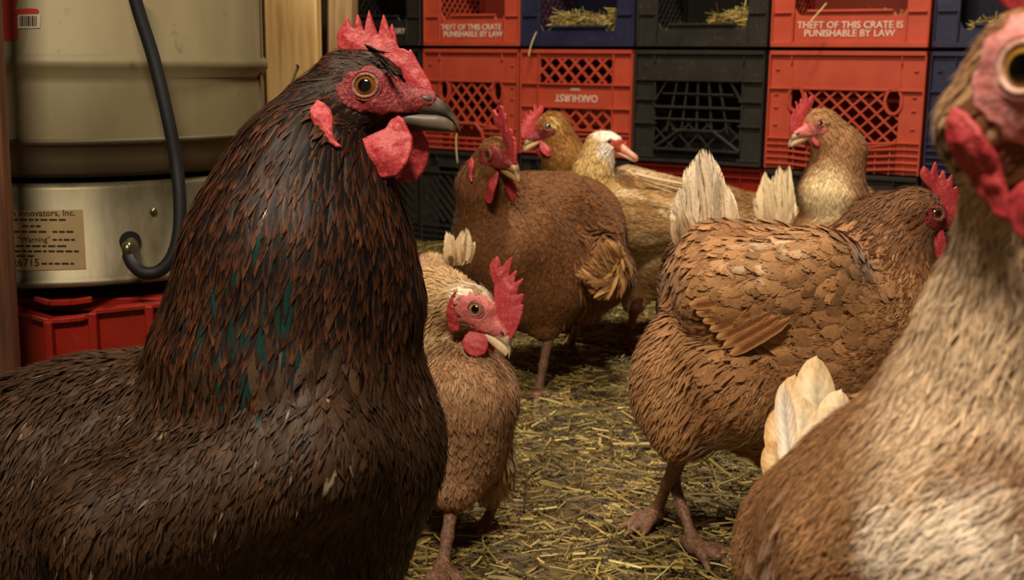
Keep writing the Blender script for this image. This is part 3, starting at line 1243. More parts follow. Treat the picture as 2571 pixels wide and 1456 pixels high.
def cyl_patch(name, px0, px1, py0, py1, r, mat, parent, n=16, th=.0006, corner=0):
    a0, z0 = on_cyl(px0, (py0 + py1) / 2, r)
    a1, _ = on_cyl(px1, (py0 + py1) / 2, r)
    _, zt = on_cyl((px0 + px1) / 2, py0, r)
    _, zbm = on_cyl((px0 + px1) / 2, py1, r)
    V, F = [], []
    for i in range(n + 1):
        a = a0 + (a1 - a0) * i / n
        for rr, z in ((r, zbm), (r + th, zbm), (r + th, zt), (r, zt)):
            V.append((rr * math.cos(a), rr * math.sin(a), z - zb))
    for i in range(n):
        for k in range(4):
            j = (k + 1) % 4
            F.append((i * 4 + k, (i + 1) * 4 + k, (i + 1) * 4 + j, i * 4 + j))
    F += [(0, 1, 2, 3), (n * 4 + 3, n * 4 + 2, n * 4 + 1, n * 4)]
    return mesh_np(name, V, F, mat, parent, shade=False)


cyl_patch('seam', 643, 650, -400, 340, R - .0042, M['galv'], wt, 3, .002)
lab = cyl_patch('maker_label', -25, 212, 528, 678, R - .002, M['label'], bs)


def cyl_poly(name, polys, r, mat, parent):
    V, F = [], []
    for poly in polys:
        b = len(V)
        for px, py in poly:
            a, z = on_cyl(px, py, r)
            V.append((r * math.cos(a), r * math.sin(a), z - zb))
        F.append(tuple(range(b, b + len(poly))))
    return mesh_np(name, V, F, mat, parent, shade=False)




def cyl_text(name, txt, px, py, size, r, mat, parent, squeeze=1.0, align='LEFT'):
    cu = bpy.data.curves.new(name, 'FONT')
    cu.body, cu.size, cu.align_x, cu.align_y = txt, size, align, 'CENTER'
    cu.resolution_u = 2
    cu.offset = size * .01
    tmp = bpy.data.objects.new(name, cu)
    C.objects.link(tmp)
    dg = bpy.context.evaluated_depsgraph_get()
    me = bpy.data.meshes.new_from_object(tmp.evaluated_get(dg))
    bpy.data.objects.remove(tmp)
    a0, z0 = on_cyl(px, py, r)
    for v in me.vertices:
        a = a0 + v.co.x * squeeze / r
        y = v.co.y
        v.co = (r * math.cos(a), r * math.sin(a), z0 + y - zb)
    me.materials.clear(); me.materials.append(mat)
    o = bpy.data.objects.new(name, me)
    C.objects.link(o)
    o.parent = parent
    return o


rl = R - .002 + .0009
cyl_text('lettering', 'rm Innovators, Inc.', 14, 536, .0084, rl, M['ink'], lab)
cyl_text('lettering', '"Warning"', 44, 602, .0072, rl, M['ink'], lab)
cyl_text('lettering', '26715', 30, 660, .0105, rl, M['ink'], lab)
# red print and bar-code sticker on the tank
# lines of print too small to read in the photograph: rows of word-length strokes
words = []
for py, x0, x1 in ((552, 10, 166), (568, 56, 102), (582, 18, 116), (582, 132, 186), (602, 132, 188), (618, 16, 170), (631, 16, 198), (643, 16, 92), (662, 104, 186)):
    x = x0
    while x < x1 - 6:
        w_ = min(float(RNG.uniform(9, 24)), x1 - x)
        words.append([(x, py - 2.6), (x + w_, py - 2.6), (x + w_, py + 2.2), (x, py + 2.2)])
        x += w_ + 4
cyl_poly('small_print', words, rl, M['ink'], lab)
rt = R - .004 + .0007
cyl_poly('red_print', [[(-30, -40), (52, -40), (46, -5), (36, 22), (36, 38), (44, 44), (44, 98), (36, 102), (-30, 102)], [(36, 24), (70, 21), (92, 22), (98, 27), (96, 33), (70, 36), (36, 38)]], rt, M['redprint'], wt)
cyl_poly('barcode_sticker', [[(44, 37), (102, 35), (100, 70), (44, 72)]], rt + .0003, M['bead'], wt)
cyl_poly('barcode', [[(x, 40), (x + w_, 40), (x + w_, 65), (x, 65)] for x, w_ in ((50, 2), (54, 4), (60, 2), (64, 3), (69, 5), (76, 2), (80, 4), (86, 2), (90, 2))], rt + .0006, M['ink'], wt)
# inlet, rivets
ai, zi = on_cyl(326, 606, R - .002)
rad = np.array([math.cos(ai), math.sin(ai), 0])
pi_ = rad * (R - .002) + np.array([0, 0, zi - zb])
v, f = tube([pi_ - rad * .004, pi_ + rad * .003], [.0105, .0105], 20); mesh_np('grommet', v, f, M['rubber'], bs, shade=False)
aj, zj = on_cyl(384, 530, R - .002)
rj = np.array([math.cos(aj), math.sin(aj), 0]); pj = rj * (R - .003) + np.array([0, 0, zj - zb])
v, f = tube([pj, pj + rj * .003, pj + rj * .005], [.004, .0038, .001], 10); mesh_np('rivet', v, f, M['brass'], bs)
# hose
hp = [(318, -120, 1.10), (340, 0, 1.11), (385, 145, 1.12), (420, 290, 1.125), (441, 400, 1.13), (451, 500, 1.13), (449, 585, 1.13), (432, 645, 1.13), (400, 680, 1.13), (362, 685, 1.13), (334, 664, 1.135), (322, 640, 1.14)]
v, f = tube(catmull([P(*p) for p in hp], 8), .0062, 14)
hz_ = mesh_np('rubber_hose', v, f, M['rubber'])
tag(hz_, 'black rubber hose hanging in front of the waterer and curling to its inlet', 'hose')
wp = np.array([WX, WY, zb]) + pi_
e = P(322, 640, 1.14)
v, f = tube(catmull([wp, wp + rad * .012 + np.array([0, 0, -.003]), e + np.array([0, 0, .008]), e], 6), .0055, 12)
mesh_np('hose_fitting', v, f, M['brass'], hz_)

# red crate under the waterer
cq0, cq1 = P(-120, 770, 1.16), P(560, 770, 1.16)
cz = zat(758, dist_front)
ch = cz
rootc = thing('feed_crate', 'deep red crate with a dipped hand grip under the waterer', 'crate', (cq0[0], cq0[1], 0))
cw = cq1[0] - cq0[0]
mb = MB()
zc = lambda py: P(200, py, 1.16)[2]
dip = [(cw * (x + 120) / 680, zc(y)) for x, y in ((-120, 765), (30, 778), (80, 792), (125, 805), (180, 800), (215, 795), (245, 778), (330, 768), (430, 756), (560, 752))]
mb.prism([(cw, 0.0), (0, 0.0)][::-1] + dip[::-1], 0, .005)
for (x0_, z0_), (x1_, z1_) in zip(dip[:-1], dip[1:]):
    mb.bar((x0_, z0_ - .001), (x1_, z1_ - .001), .005, -.006, .010)
for x in (.0, cw - .005):
    mb.box(x, 0, 0, x + .005, .34, ch - .03)
mb.box(0, .335, 0, cw, .34, ch - .004); mb.box(0, 0, .0, cw, .34, .006)
for px_ in (125, 238, 40, 380):
    x = cw * (px_ + 120) / 680
    zt_ = np.interp(x, [d[0] for d in dip], [d[1] for d in dip])
    mb.box(x - .004, -.010, 0, x + .004, .002, zt_)
mb.box(0, .04, ch - .020, cw, .30, ch - .006)
# far grip edge seen through the dip
dip2 = [(cw * (x + 120) / 680, zc(y)) for x, y in ((70, 758), (110, 770), (165, 768), (215, 760))]
for a_, b_ in zip(dip2[:-1], dip2[1:]):
    mb.bar(a_, b_, .006, .014, .022)
mb.build('body', M['deepred'], rootc, bevel=.001)


# ------------------------------------------------------------------ birds
def crop_poly(pts, eye, scale, ang):
    """outline drawn beside the eye (image axes, y down) -> head millimetres; ang = how far the head is bent down"""
    c, s = math.cos(math.radians(ang)), math.sin(math.radians(ang))
    out = []
    for x, y in pts:
        dx, dy = (x - eye[0]) / scale, -(y - eye[1]) / scale
        out.append((dx * c - dy * s, dx * s + dy * c))
    return out


A_SC = 3.033 * 4.5
A_EYE = (840, 655)
COMB_A = crop_poly([(600, 330), (593, 240), (640, 165), (668, 135), (680, 104), (700, 150), (722, 195), (742, 205), (748, 130), (765, 84), (785, 130), (800, 185), (815, 225),
                    (828, 140), (850, 54), (868, 110), (890, 180), (918, 250), (938, 170), (960, 84), (980, 130), (1000, 185), (1008, 230), (1018, 190), (1030, 165), (1045, 200), (1062, 260),
                    (1074, 330), (1090, 362), (1120, 362), (1145, 374), (1162, 386), (1176, 362), (1200, 402), (1240, 480), (1290, 560), (1338, 640), (1355, 700), (1335, 735), (1230, 720),
                    (1130, 640), (1060, 600), (900, 520), (700, 450)], A_EYE, A_SC, 0)
WATTLE_A = crop_poly([(1070, 870), (1110, 900), (1132, 960), (1168, 1030), (1170, 1120), (1140, 1220), (1075, 1305), (980, 1318), (870, 1285), (780, 1225), (742, 1150), (745, 1095),
                      (800, 1050), (900, 1000), (980, 960), (1010, 900)], A_EYE, A_SC, 0)
LOBE_A = crop_poly([(468, 770), (520, 800), (570, 850), (602, 930), (612, 1020), (640, 1090), (695, 1145), (650, 1150), (560, 1095), (500, 1020), (455, 940), (438, 850)], A_EYE, A_SC, 0)
B_EYE, B_SC = (705, 715), 3.31 * 2.727
COMB_B = crop_poly([(835, 500), (800, 400), (797, 330), (825, 280), (872, 248), (892, 290), (905, 350), (950, 300), (1003, 258), (1005, 300), (985, 360), (968, 432), (1005, 400), (1035, 375), (1046, 395), (1030, 445), (1020, 488),
                    (1060, 470), (1100, 448), (1106, 468), (1070, 520), (1042, 595), (1085, 582), (1105, 595), (1098, 640), (1075, 678), (1100, 680), (1098, 720), (1088, 730), (1090, 760), (1060, 850), (1010, 950), (985, 985),
                    (930, 960), (860, 880), (840, 780), (830, 640)], B_EYE, B_SC, 34)
WATTLE_B = crop_poly([(640, 905), (700, 915), (770, 930), (800, 980), (805, 1050), (780, 1105), (710, 1135), (640, 1115), (590, 1060), (575, 1000), (600, 940)], B_EYE, B_SC, 34)
LOBE_B = crop_poly([(560, 530), (540, 570), (505, 610), (515, 700), (530, 780), (548, 850), (530, 905), (470, 915), (432, 880), (425, 760), (460, 660), (495, 590)], B_EYE, B_SC, 34)

SKULL = [('head', (-6, 0, 3), 16.0, (2, 0, 1), 15.0, (-1, 0, -.1)), ('head', (4, 0, -2), 14.0, (20, 0, -8), 8.5, (-1, 0, -.1)),
         ('head', (-4, 0, -12), 12.5, (12, 0, -17), 7.0, (-1, 0, -.5)), ('head', (-10, 0, -3), 14, (-20, 0, -12), 14.5, (-1, 0, -1))]

UPPER = [(10, 1, -13, 9), (20, 0, -14, 8.2), (29, -1.5, -14.8, 7.0), (36, -3.6, -15, 5.9), (40, -6.2, -15.4, 5.1), (43.5, -9.6, -16.6, 4.2), (46.5, -13.6, -18.8, 3.1), (49, -18.2, -22.2, 1.9), (50.3, -22.5, -24.8, 0.7)]
LOWER = [(14, -12.0, -20, 7.6), (22, -12.8, -22, 6.8), (31, -13.6, -23.4, 5.6), (38, -14.0, -24, 4.6), (43, -15.4, -24.2, 3.4), (47, -18.6, -24.4, 1.6)]


def loft_x(secs, n=16, pw=0.85):
    V, F = [], []
    for x, zt, zb_, hw in secs:
        zc_, hz_r = (zt + zb_) / 2, (zt - zb_) / 2
        for k in range(n):
            a = 2 * PI * k / n
            cy, cz_ = math.cos(a), math.sin(a)
            V.append((x, hw * math.copysign(abs(cy) ** pw, cy), zc_ + hz_r * math.copysign(abs(cz_) ** pw, cz_)))
    m = len(secs)
    for i in range(m - 1):
        for k in range(n):
            j = (k + 1) % n
            F.append((i * n + k, i * n + j, (i + 1) * n + j, (i + 1) * n + k))
    F += [tuple(range(n - 1, -1, -1)), tuple(range((m - 1) * n, m * n))]
    return np.array(V), F


FEATHER = {  # length, width, lift at the tip, roundness of the tip, density
    'head': (.0085, .0038, .0012, 0, 1.0), 'neck': (.030, .0068, .0025, 0, 1.0), 'body': (.024, .0090, .0022, 1, 1.25), 'wing': (.032, .0130, .004, 1, 1.1),
    'thigh': (.022, .0085, .004, 0, 1.0), 'fluff': (.026, .0050, .010, 0, 1.0), 'tail': (.03, .010, .006, 0, 1.0)}
T_ROWS = np.array([0, .22, .45, .68, .87, 1.0])
PROF = [np.array([.30, .72, 1, .82, .45, .04]), np.array([.40, .85, 1, 1.0, .72, .12])]
FF_DOWN = np.array([[a * 3, a * 3 + 2, e * 3 + 2, e * 3] for a, e in ((0, 2), (2, 3), (3, 5))])
FF = np.array([[r * 3 + c, r * 3 + c + 1, (r + 1) * 3 + c + 1, (r + 1) * 3 + c] for r in range(5) for c in range(2)])


def make_feathers(name, prims, p, nrm, d, L, W, lift, rnd, col, edge, mat, parent, org, jit=0.16, hug=0.85, T=None):
    n = len(p)
    ang = RNG.normal(0, jit, n)
    s = np.cross(nrm, d)
    d2 = d * np.cos(ang)[:, None] + s * np.sin(ang)[:, None]
    s = np.cross(nrm, d2)
    L = L * RNG.uniform(.8, 1.25, n); W = W * RNG.uniform(.85, 1.2, n)
    roll = RNG.normal(0, .12, n)
    V = np.empty((n, 6, 3, 3)); UV = np.empty((n, 6, 3, 3))
    prof = np.where(rnd[:, None] > 0, PROF[1][None], PROF[0][None])
    for r in range(6):
        t = T_ROWS[r]
        for c in range(3):
            u = c - 1
            w = W / 2 * prof[:, r]
            V[:, r, c] = p + d2 * ((t - .25) * L)[:, None] + s * (u * w)[:, None]
            UV[:, r, c, 0] = u; UV[:, r, c, 1] = t; UV[:, r, c, 2] = RNG.random(n) if (r == 0 and c == 0) else UV[:, 0, 0, 2]
    if prims is not None:
        for it in range(2):
            for r in range(6):
                t = T_ROWS[r]
                for c in range(3):
                    u = c - 1
                    q = V[:, r, c]
                    w = W / 2 * prof[:, r]
                    tgt = .0008 + lift * (t ** 1.3) - .22 * abs(u) * w + roll * u * w
                    if r == 0:
                        tgt = tgt - .0015
                    g = prims.grad(q)
                    hg = 1.0 if t < .5 else hug
                    V[:, r, c] = q + g * ((tgt - prims.sdf(q)) * hg)[:, None]
    k = np.arange(n)
    faces = (k[:, None, None] * 18 + (FF_DOWN if name == 'down' else FF)[None]).reshape(-1, 4)
    return mesh_np(name, V.reshape(-1, 3) - org, faces, mat, parent, {'Col': np.repeat(col, 18, 0), 'Edge': np.repeat(edge, 18, 0)}, UV.reshape(-1, 3))


def quill_feather(name, base, tip, width, nvec, curl, col, edge, mat, parent, org, n=14, rnd=True, notch=0.0, cup=0.25):
    """one large feather of its own: vane either side of a shaft, with nicks in its edge"""
    base, tip = np.asarray(base, float), np.asarray(tip, float)
    ax = tip - base
    L = np.linalg.norm(ax)
    ax = ax / L
    nv = unit(nvec - ax * np.dot(nvec, ax))
    sd = np.cross(nv, ax)
    V, UV, F = [], [], []
    cols_ = 7
    for r in range(n + 1):
        t = 1 - (1 - r / n) ** 1.5
        pr_ = (min(1, .25 + t * 3.2)) * (math.sqrt(max(0, 1 - max(0, (t - .62) / .38) ** 2.2)) if rnd else (1 - t ** 1.6) ** .8)
        c0 = base + ax * (t * L) + nv * (curl * L * t * t)
        for c in range(cols_):
            u = (c / (cols_ - 1) * 2 - 1)
            nk = 1 - notch * RNG.random() * (abs(u) > .9)
            V.append(c0 + sd * (u * width / 2 * pr_ * nk) - nv * (cup * abs(u) ** 1.5 * width / 2 * pr_) + nv * (.0012 if abs(u) < .1 else 0) - ax * (abs(u) ** 2 * pr_ * width * (.06 if rnd else .3)))
            UV.append((u, t * 2.0, RNG.random() * .15))
    for r in range(n):
        for c in range(cols_ - 1):
            a = r * cols_ + c
            F.append((a, a + 1, a + cols_ + 1, a + cols_))
    V = np.array(V); UV = np.array(UV)
    UV[:, 1] *= .5
    m = len(V)
    # edge darkening follows the vane, the shaft is its own colour
    return mesh_np(name, V - org, np.array(F), mat, parent, {'Col': np.tile(col, (m, 1)) * np.where(np.abs(UV[:, :1]) < .05, .55, 1.0), 'Edge': np.tile(edge, (m, 1))}, UV)


def fluff_fan(parent, org, base_seg, outline, depth, n, width, col, vary=.18, label=None, bow=.2):
    """a tuft of loose fluffy feathers: narrow curved blades from a root line to tips inside an outline"""
    out = np.array(outline, float)
    lo, hi = out.min(0), out.max(0)
    tips = RNG.uniform(lo, hi, (n * 8, 2))
    tips = tips[poly_sdf(tips, out) < 0][:n]
    n = len(tips)
    edge = RNG.random(n) < .35
    k = RNG.integers(0, len(out), n)
    tt = RNG.random(n)[:, None]
    tips[edge] = (out[k] * tt + out[(k + 1) % len(out)] * (1 - tt))[edge]
    a, c_ = np.array(base_seg[0], float), np.array(base_seg[1], float)
    u = np.clip((tips[:, 0] - lo[0]) / (hi[0] - lo[0]) + RNG.normal(0, .15, n), 0, 1)
    bpx = a + (c_ - a) * u[:, None]
    dj = RNG.normal(0, 1, n)
    W3 = lambda q, d: CAM + d[:, None] * (CF + ((q[:, 0] - CX) / FPX)[:, None] * CR - ((q[:, 1] - CY) / FPX)[:, None] * CU)
    B3, T3 = W3(bpx, depth + dj * .006), W3(tips, depth + dj * .014)
    ax = T3 - B3
    L = np.linalg.norm(ax, axis=1)
    sd = unit(np.cross(ax, -CF + RNG.normal(0, .5, (n, 3))))
    ts = np.array([0, .3, .55, .78, .92, 1.0]); pf = np.array([.5, .9, 1, .8, .5, .05])
    V = np.empty((n, 6, 3, 3)); UV = np.zeros((n, 6, 3, 3))
    bw = RNG.normal(0, bow, n)
    w = width * RNG.uniform(.6, 1.4, n)
    for r in range(6):
        c0 = B3 + ax * ts[r] + sd * (bw * L * ts[r] * (1 - ts[r]))[:, None] - CF * (.1 * L * math.sin(ts[r] * PI))[:, None]
        for c in range(3):
            V[:, r, c] = c0 + sd * ((c - 1) * w / 2 * pf[r])[:, None]
            UV[:, r, c, 0] = c - 1; UV[:, r, c, 1] = ts[r]; UV[:, r, c, 2] = dj
    faces = (np.arange(n)[:, None, None] * 18 + FF[None]).reshape(-1, 4)
    cc = np.repeat(lin(col)[None] * RNG.normal(1, vary, (n, 1)).clip(.5, 1.3), 18, 0)
    o = mesh_np('fluff', V.reshape(-1, 3) - org, faces, M['plume'], parent, {'Col': cc, 'Edge': cc * 1.05}, UV.reshape(-1, 3))
    o['kind'] = 'stuff'
    return o


def make_leg(parent, org, hock, foot, toe_dir, s=1.0, spread=0.55, knee=None, fold=False, mat=None):
    hock, foot = np.asarray(hock, float), np.asarray(foot, float)
    pr_ = Prims(.0025)
    if knee is not None:
        pr_.add('l', knee, .011 * s, hock, .0068 * s)
    pr_.add('l', hock, .0072 * s, hock + (foot - hock) * .5, .0052 * s)
    pr_.add('l', hock + (foot - hock) * .5, .0052 * s, foot, .0062 * s)
    td = np.array([toe_dir[0], toe_dir[1], 0.0]); td = unit(td)
    sd = np.array([-td[1], td[0], 0])
    claws = []
    for a, ln in ((0, .050), (spread, .042), (-spread, .042), (PI, .020)):
        dr = td * math.cos(a) + sd * math.sin(a)
        m1 = foot + dr * ln * .5 * s + np.array([0, 0, .002])
        e1 = foot + dr * ln * s
        e1[2] = max(foot[2] - .003, .004)
        pr_.add('l', foot, .0058 * s, m1, .0046 * s); pr_.add('l', m1, .0046 * s, e1, .0036 * s)
        claws.append((e1, dr))
    lo, hi = pr_.bounds(.006)
    V, F = net_mesh(pr_.sdf, lo, hi, .0021)
    o = mesh_np('leg', V - org, F, mat or M['leg'], parent)
    for e1, dr in claws:
        v, f = tube([e1 - dr * .002, e1 + dr * .006 * s, e1 + dr * .011 * s + np.array([0, 0, -.003])], [.0026 * s, .0018 * s, .0003], 7)
        mesh_np('claw', np.array(v) - org, f, M['horn'], o, {'Col': np.tile(lin((150, 120, 90)), (len(v), 1))})
    return o


def eyeball(parent, Mloc, org, s, y, ry, iris, pupil_r=.42, ring=(190, 150, 80), R=8.0, name='eye'):
    """eyeball whose pole looks sideways; iris and pupil by angle"""
    n, m = 40, 26
    V, Cc = [], []
    sg = 1 if y > 0 else -1
    for i in range(m + 1):
        th = (PI * .62) * i / m
        for k in range(n):
            a = 2 * PI * k / n
            V.append((R * math.sin(th) * math.cos(a), sg * R * math.cos(th), R * math.sin(th) * math.sin(a)))
            q = math.sin(th)
            if q < pupil_r * .72 and th < 1.2:
                c = lin((6, 5, 6))
            elif q < pupil_r * .78:
                c = lin((30, 18, 10))
            else:
                f = min(1, (q - pupil_r * .78) / .25)
                c = lin(iris) * (.55 + .45 * f) * (0.9 + .25 * math.sin(a * 17 + th * 9))
                if q > .72:
                    c = lin(ring) * .8
            Cc.append(c)
    F = []
    for i in range(m):
        for k in range(n):
            j = (k + 1) % n
            F.append((i * n + k, (i + 1) * n + k, (i + 1) * n + j, i * n + j) if sg > 0 else (i * n + k, i * n + j, (i + 1) * n + j, (i + 1) * n + k))
    V = np.array(V) + np.array([0, y, 0])
    return mesh_np(name, Mloc(V) - org, F, M['eye'], parent, {'Col': np.array(Cc)})


def bird(cfg):
    hd = cfg['head']
    s = hd.get('s', 1.0)
    Fw = unit(cdir(*hd['fwd'])); Up0 = cdir(*hd['up'])
    Up = unit(Up0 - Fw * np.dot(Up0, Fw)); Lf = np.cross(Up, Fw)
    # the eye on the side that shows stands where the photo has it
    ey = P(*hd['eye'])
    side = hd['side']                     # +1: the bird's left eye, -1: its right eye
    O = ey - Lf * (side * (22.5e-3 if cfg.get('duck') else 17.5e-3) * s)

    def H(v):
        v = np.asarray(v, float) * (s * 1e-3)
        return O + v[..., 0:1] * Fw + v[..., 1:2] * Lf + v[..., 2:3] * Up

    def Hinv(p):
        q = (p - O) / (s * 1e-3)
        return np.stack([q @ Fw, q @ Lf, q @ Up], 1)

    base = np.asarray(cfg['base'], float)
    root = thing(cfg['name'], cfg['label'], cfg['cat'], base)
    pr_ = Prims(cfg.get('k', .007), kh=.003)
    duck = cfg.get('duck')
    for reg, a, ra, b, rb, fl in (DUCK_SKULL if duck else SKULL):
        pr_.add(reg, H(np.array(a)), ra * s * 1e-3 - .0026, H(np.array(b)), rb * s * 1e-3 - .0026, Fw * fl[0] + Up * fl[2])
    for a, ra, b, rb in hd.get('crown', []):
        pr_.add('head', H(np.array(a, float)), ra * s * 1e-3 - .0026, H(np.array(b, float)), rb * s * 1e-3 - .0026, -Fw - .1 * Up)
    for q in cfg['prims']:
        reg, a, ra, b, rb = q[:5]
        fl = cdir(*q[5]) if len(q) > 5 and q[5] is not None else None
        A_ = H(np.array(a[1:])) if a[0] == 'H' else P(*a)
        B_ = P(*b)
        da = np.dot(A_ - CAM, CF); db = np.dot(B_ - CAM, CF)
        pr_.add(reg, A_, ra * da / FPX, B_, rb * db / FPX, fl)
    regs = np.array(pr_.reg)
    # body
    lo, hi = pr_.bounds(.02)
    h = cfg.get('vox', .005)
    V, F = net_mesh(pr_.sdf, lo, hi, h)
    wts = pr_.weights(V)
    ri = wts.argmax(0)
    colfn = cfg['col']
    c0, e0 = colfn(V, regs[ri], Hinv(V))
    mat = cfg.get('mat', M['plume'])
    body = mesh_np('body', V - base, F, M['skinplume'], root, {'Col': c0 * .8, 'Edge': c0 * .8}, np.zeros((len(V), 3)))
    # plumage
    tri = V[F]
    fc = tri.mean(1)
    ar = np.linalg.norm(np.cross(tri[:, 2] - tri[:, 0], tri[:, 3] - tri[:, 1]), axis=1) / 2
    n_try = int(cfg.get('tries', 60000))
    pick = RNG.choice(len(F), n_try, p=ar / ar.sum())
    uu, vv = RNG.random(n_try), RNG.random(n_try)
    q = tri[pick]
    p = (q[:, 0] * ((1 - uu) * (1 - vv))[:, None] + q[:, 1] * (uu * (1 - vv))[:, None] + q[:, 2] * (uu * vv)[:, None] + q[:, 3] * ((1 - uu) * vv)[:, None])
    w = pr_.weights(p)
    cum = np.cumsum(w, 0)
    rsel = (cum < RNG.random(n_try)[None]).sum(0).clip(0, len(regs) - 1)
    rg = regs[rsel]
    flow = (w[:, :, None] * np.array(pr_.flow)[:, None, :]).sum(0)
    nrm = pr_.grad(p)
    flow = flow - nrm * (flow * nrm).sum(1)[:, None]
    fl_len = np.linalg.norm(flow, axis=1)
    # drop the far side the room never sees, and bare skin
    hl = Hinv(p)
    view = unit(CAM - p)
    facing = (nrm * view).sum(1) > -.35
    bare = cfg['bare'](hl) if duck else hen_bare(hl, hd)
    ok = facing & ~bare & (fl_len > .05)
    fs = cfg.get('fscale', 1.0)
    par = np.array([FEATHER[k_] for k_ in FEATHER]); keys = list(FEATHER)
    ov = cfg.get('feather', {})
    for k_, v_ in ov.items():
        par[keys.index(k_)] = v_
    ki = np.array([keys.index(r) for r in rg])
    L, W = par[ki, 0] * fs, par[ki, 1] * fs
    cell = .46 * np.sqrt(L * W) / par[ki, 4]
    keepm = np.zeros(n_try, bool)
    for k_ in range(len(keys)):
        m = np.where(ok & (ki == k_))[0]
        if len(m):
            cc = np.floor(p[m] / cell[m][:, None]).astype(np.int64)
            _, ix = np.unique(cc, axis=0, return_index=True)
            keepm[m[ix]] = True
    p0, nrm0, flow0, rg0, hl0 = p, nrm, flow, rg, hl
    p, nrm, flow, rg, ki, hl = p[keepm], nrm[keepm], unit(flow[keepm]), rg[keepm], ki[keepm], hl[keepm]
    c, e = colfn(p, rg, hl)
    jitc = RNG.normal(1, cfg.get('cvar', .12), (len(p), 1)).clip(.6, 1.5)
    c, e = c * jitc, e * jitc
    green = cfg['green'](p, rg) if 'green' in cfg else np.zeros(len(p), bool)
    for sel, nm, mt in ((~green, 'plumage', mat), (green, 'glossy_hackles', M['plume_green'])):
        if sel.sum() == 0:
            continue
        o = make_feathers(nm, pr_, p[sel], nrm[sel], flow[sel], par[ki[sel], 0] * fs, par[ki[sel], 1] * fs, par[ki[sel], 2] * fs, par[ki[sel], 3], c[sel] if nm == 'plumage' else c[sel] * 0 + lin((30, 78, 74)),
                          e[sel] if nm == 'plumage' else e[sel] * .9, mt, root, base, jit=cfg.get('jit', .17))
        o['kind'] = 'stuff'
        if nm == 'glossy_hackles':
            o['label'] = 'green-black shining neck feathers'
    nd = cfg.get('down', 9000)
    if nd:
        ids = np.where(ok & (rg0 != 'head') & ((rg0 != 'neck') | ('green' not in cfg)))[0]
        ids = RNG.choice(ids, min(nd, len(ids)), replace=False)
        pd, fd, rd = p0[ids], unit(flow0[ids]), rg0[ids]
        cd_, ed_ = colfn(pd, rd, hl0[ids])
        vr = RNG.normal(1.02, .2, (len(ids), 1)).clip(.55, 1.6)
        Ld = cfg.get('down_L', .017); Wd = cfg.get('down_W', .0016)
        o = make_feathers('down', pr_, pd, nrm0[ids], fd, np.full(len(ids), Ld), np.full(len(ids), Wd), np.full(len(ids), cfg.get('down_lift', .0042)), np.zeros(len(ids)), (cd_ + ed_) / 2 * vr, (cd_ + ed_) / 2 * vr, M['quill'] if 'mat' not in cfg else mat, root, base, jit=.28)
        o['kind'] = 'stuff'
    if not duck:
        head_parts(cfg, hd, root, base, H, s, pr_)
    else:
        duck_head(cfg, hd, root, base, H, s)
    for q in cfg.get('legs', []):
        make_leg(root, base, *q[0], **q[1])
    for q in cfg.get('quills', []):
        quill_feather(q['name'], P(*q['b']), P(*q['t']), q['w'], q.get('n', -CF), q.get('curl', .05), lin(q['c']), lin(q.get('e', q['c'])), q.get('mat', M['quill']), root, base,
                      rnd=q.get('rnd', True), notch=q.get('notch', .25), cup=q.get('cup', .25))
    for q in cfg.get('fans', []):
        fluff_fan(root, base, **q)
    return root, pr_, H


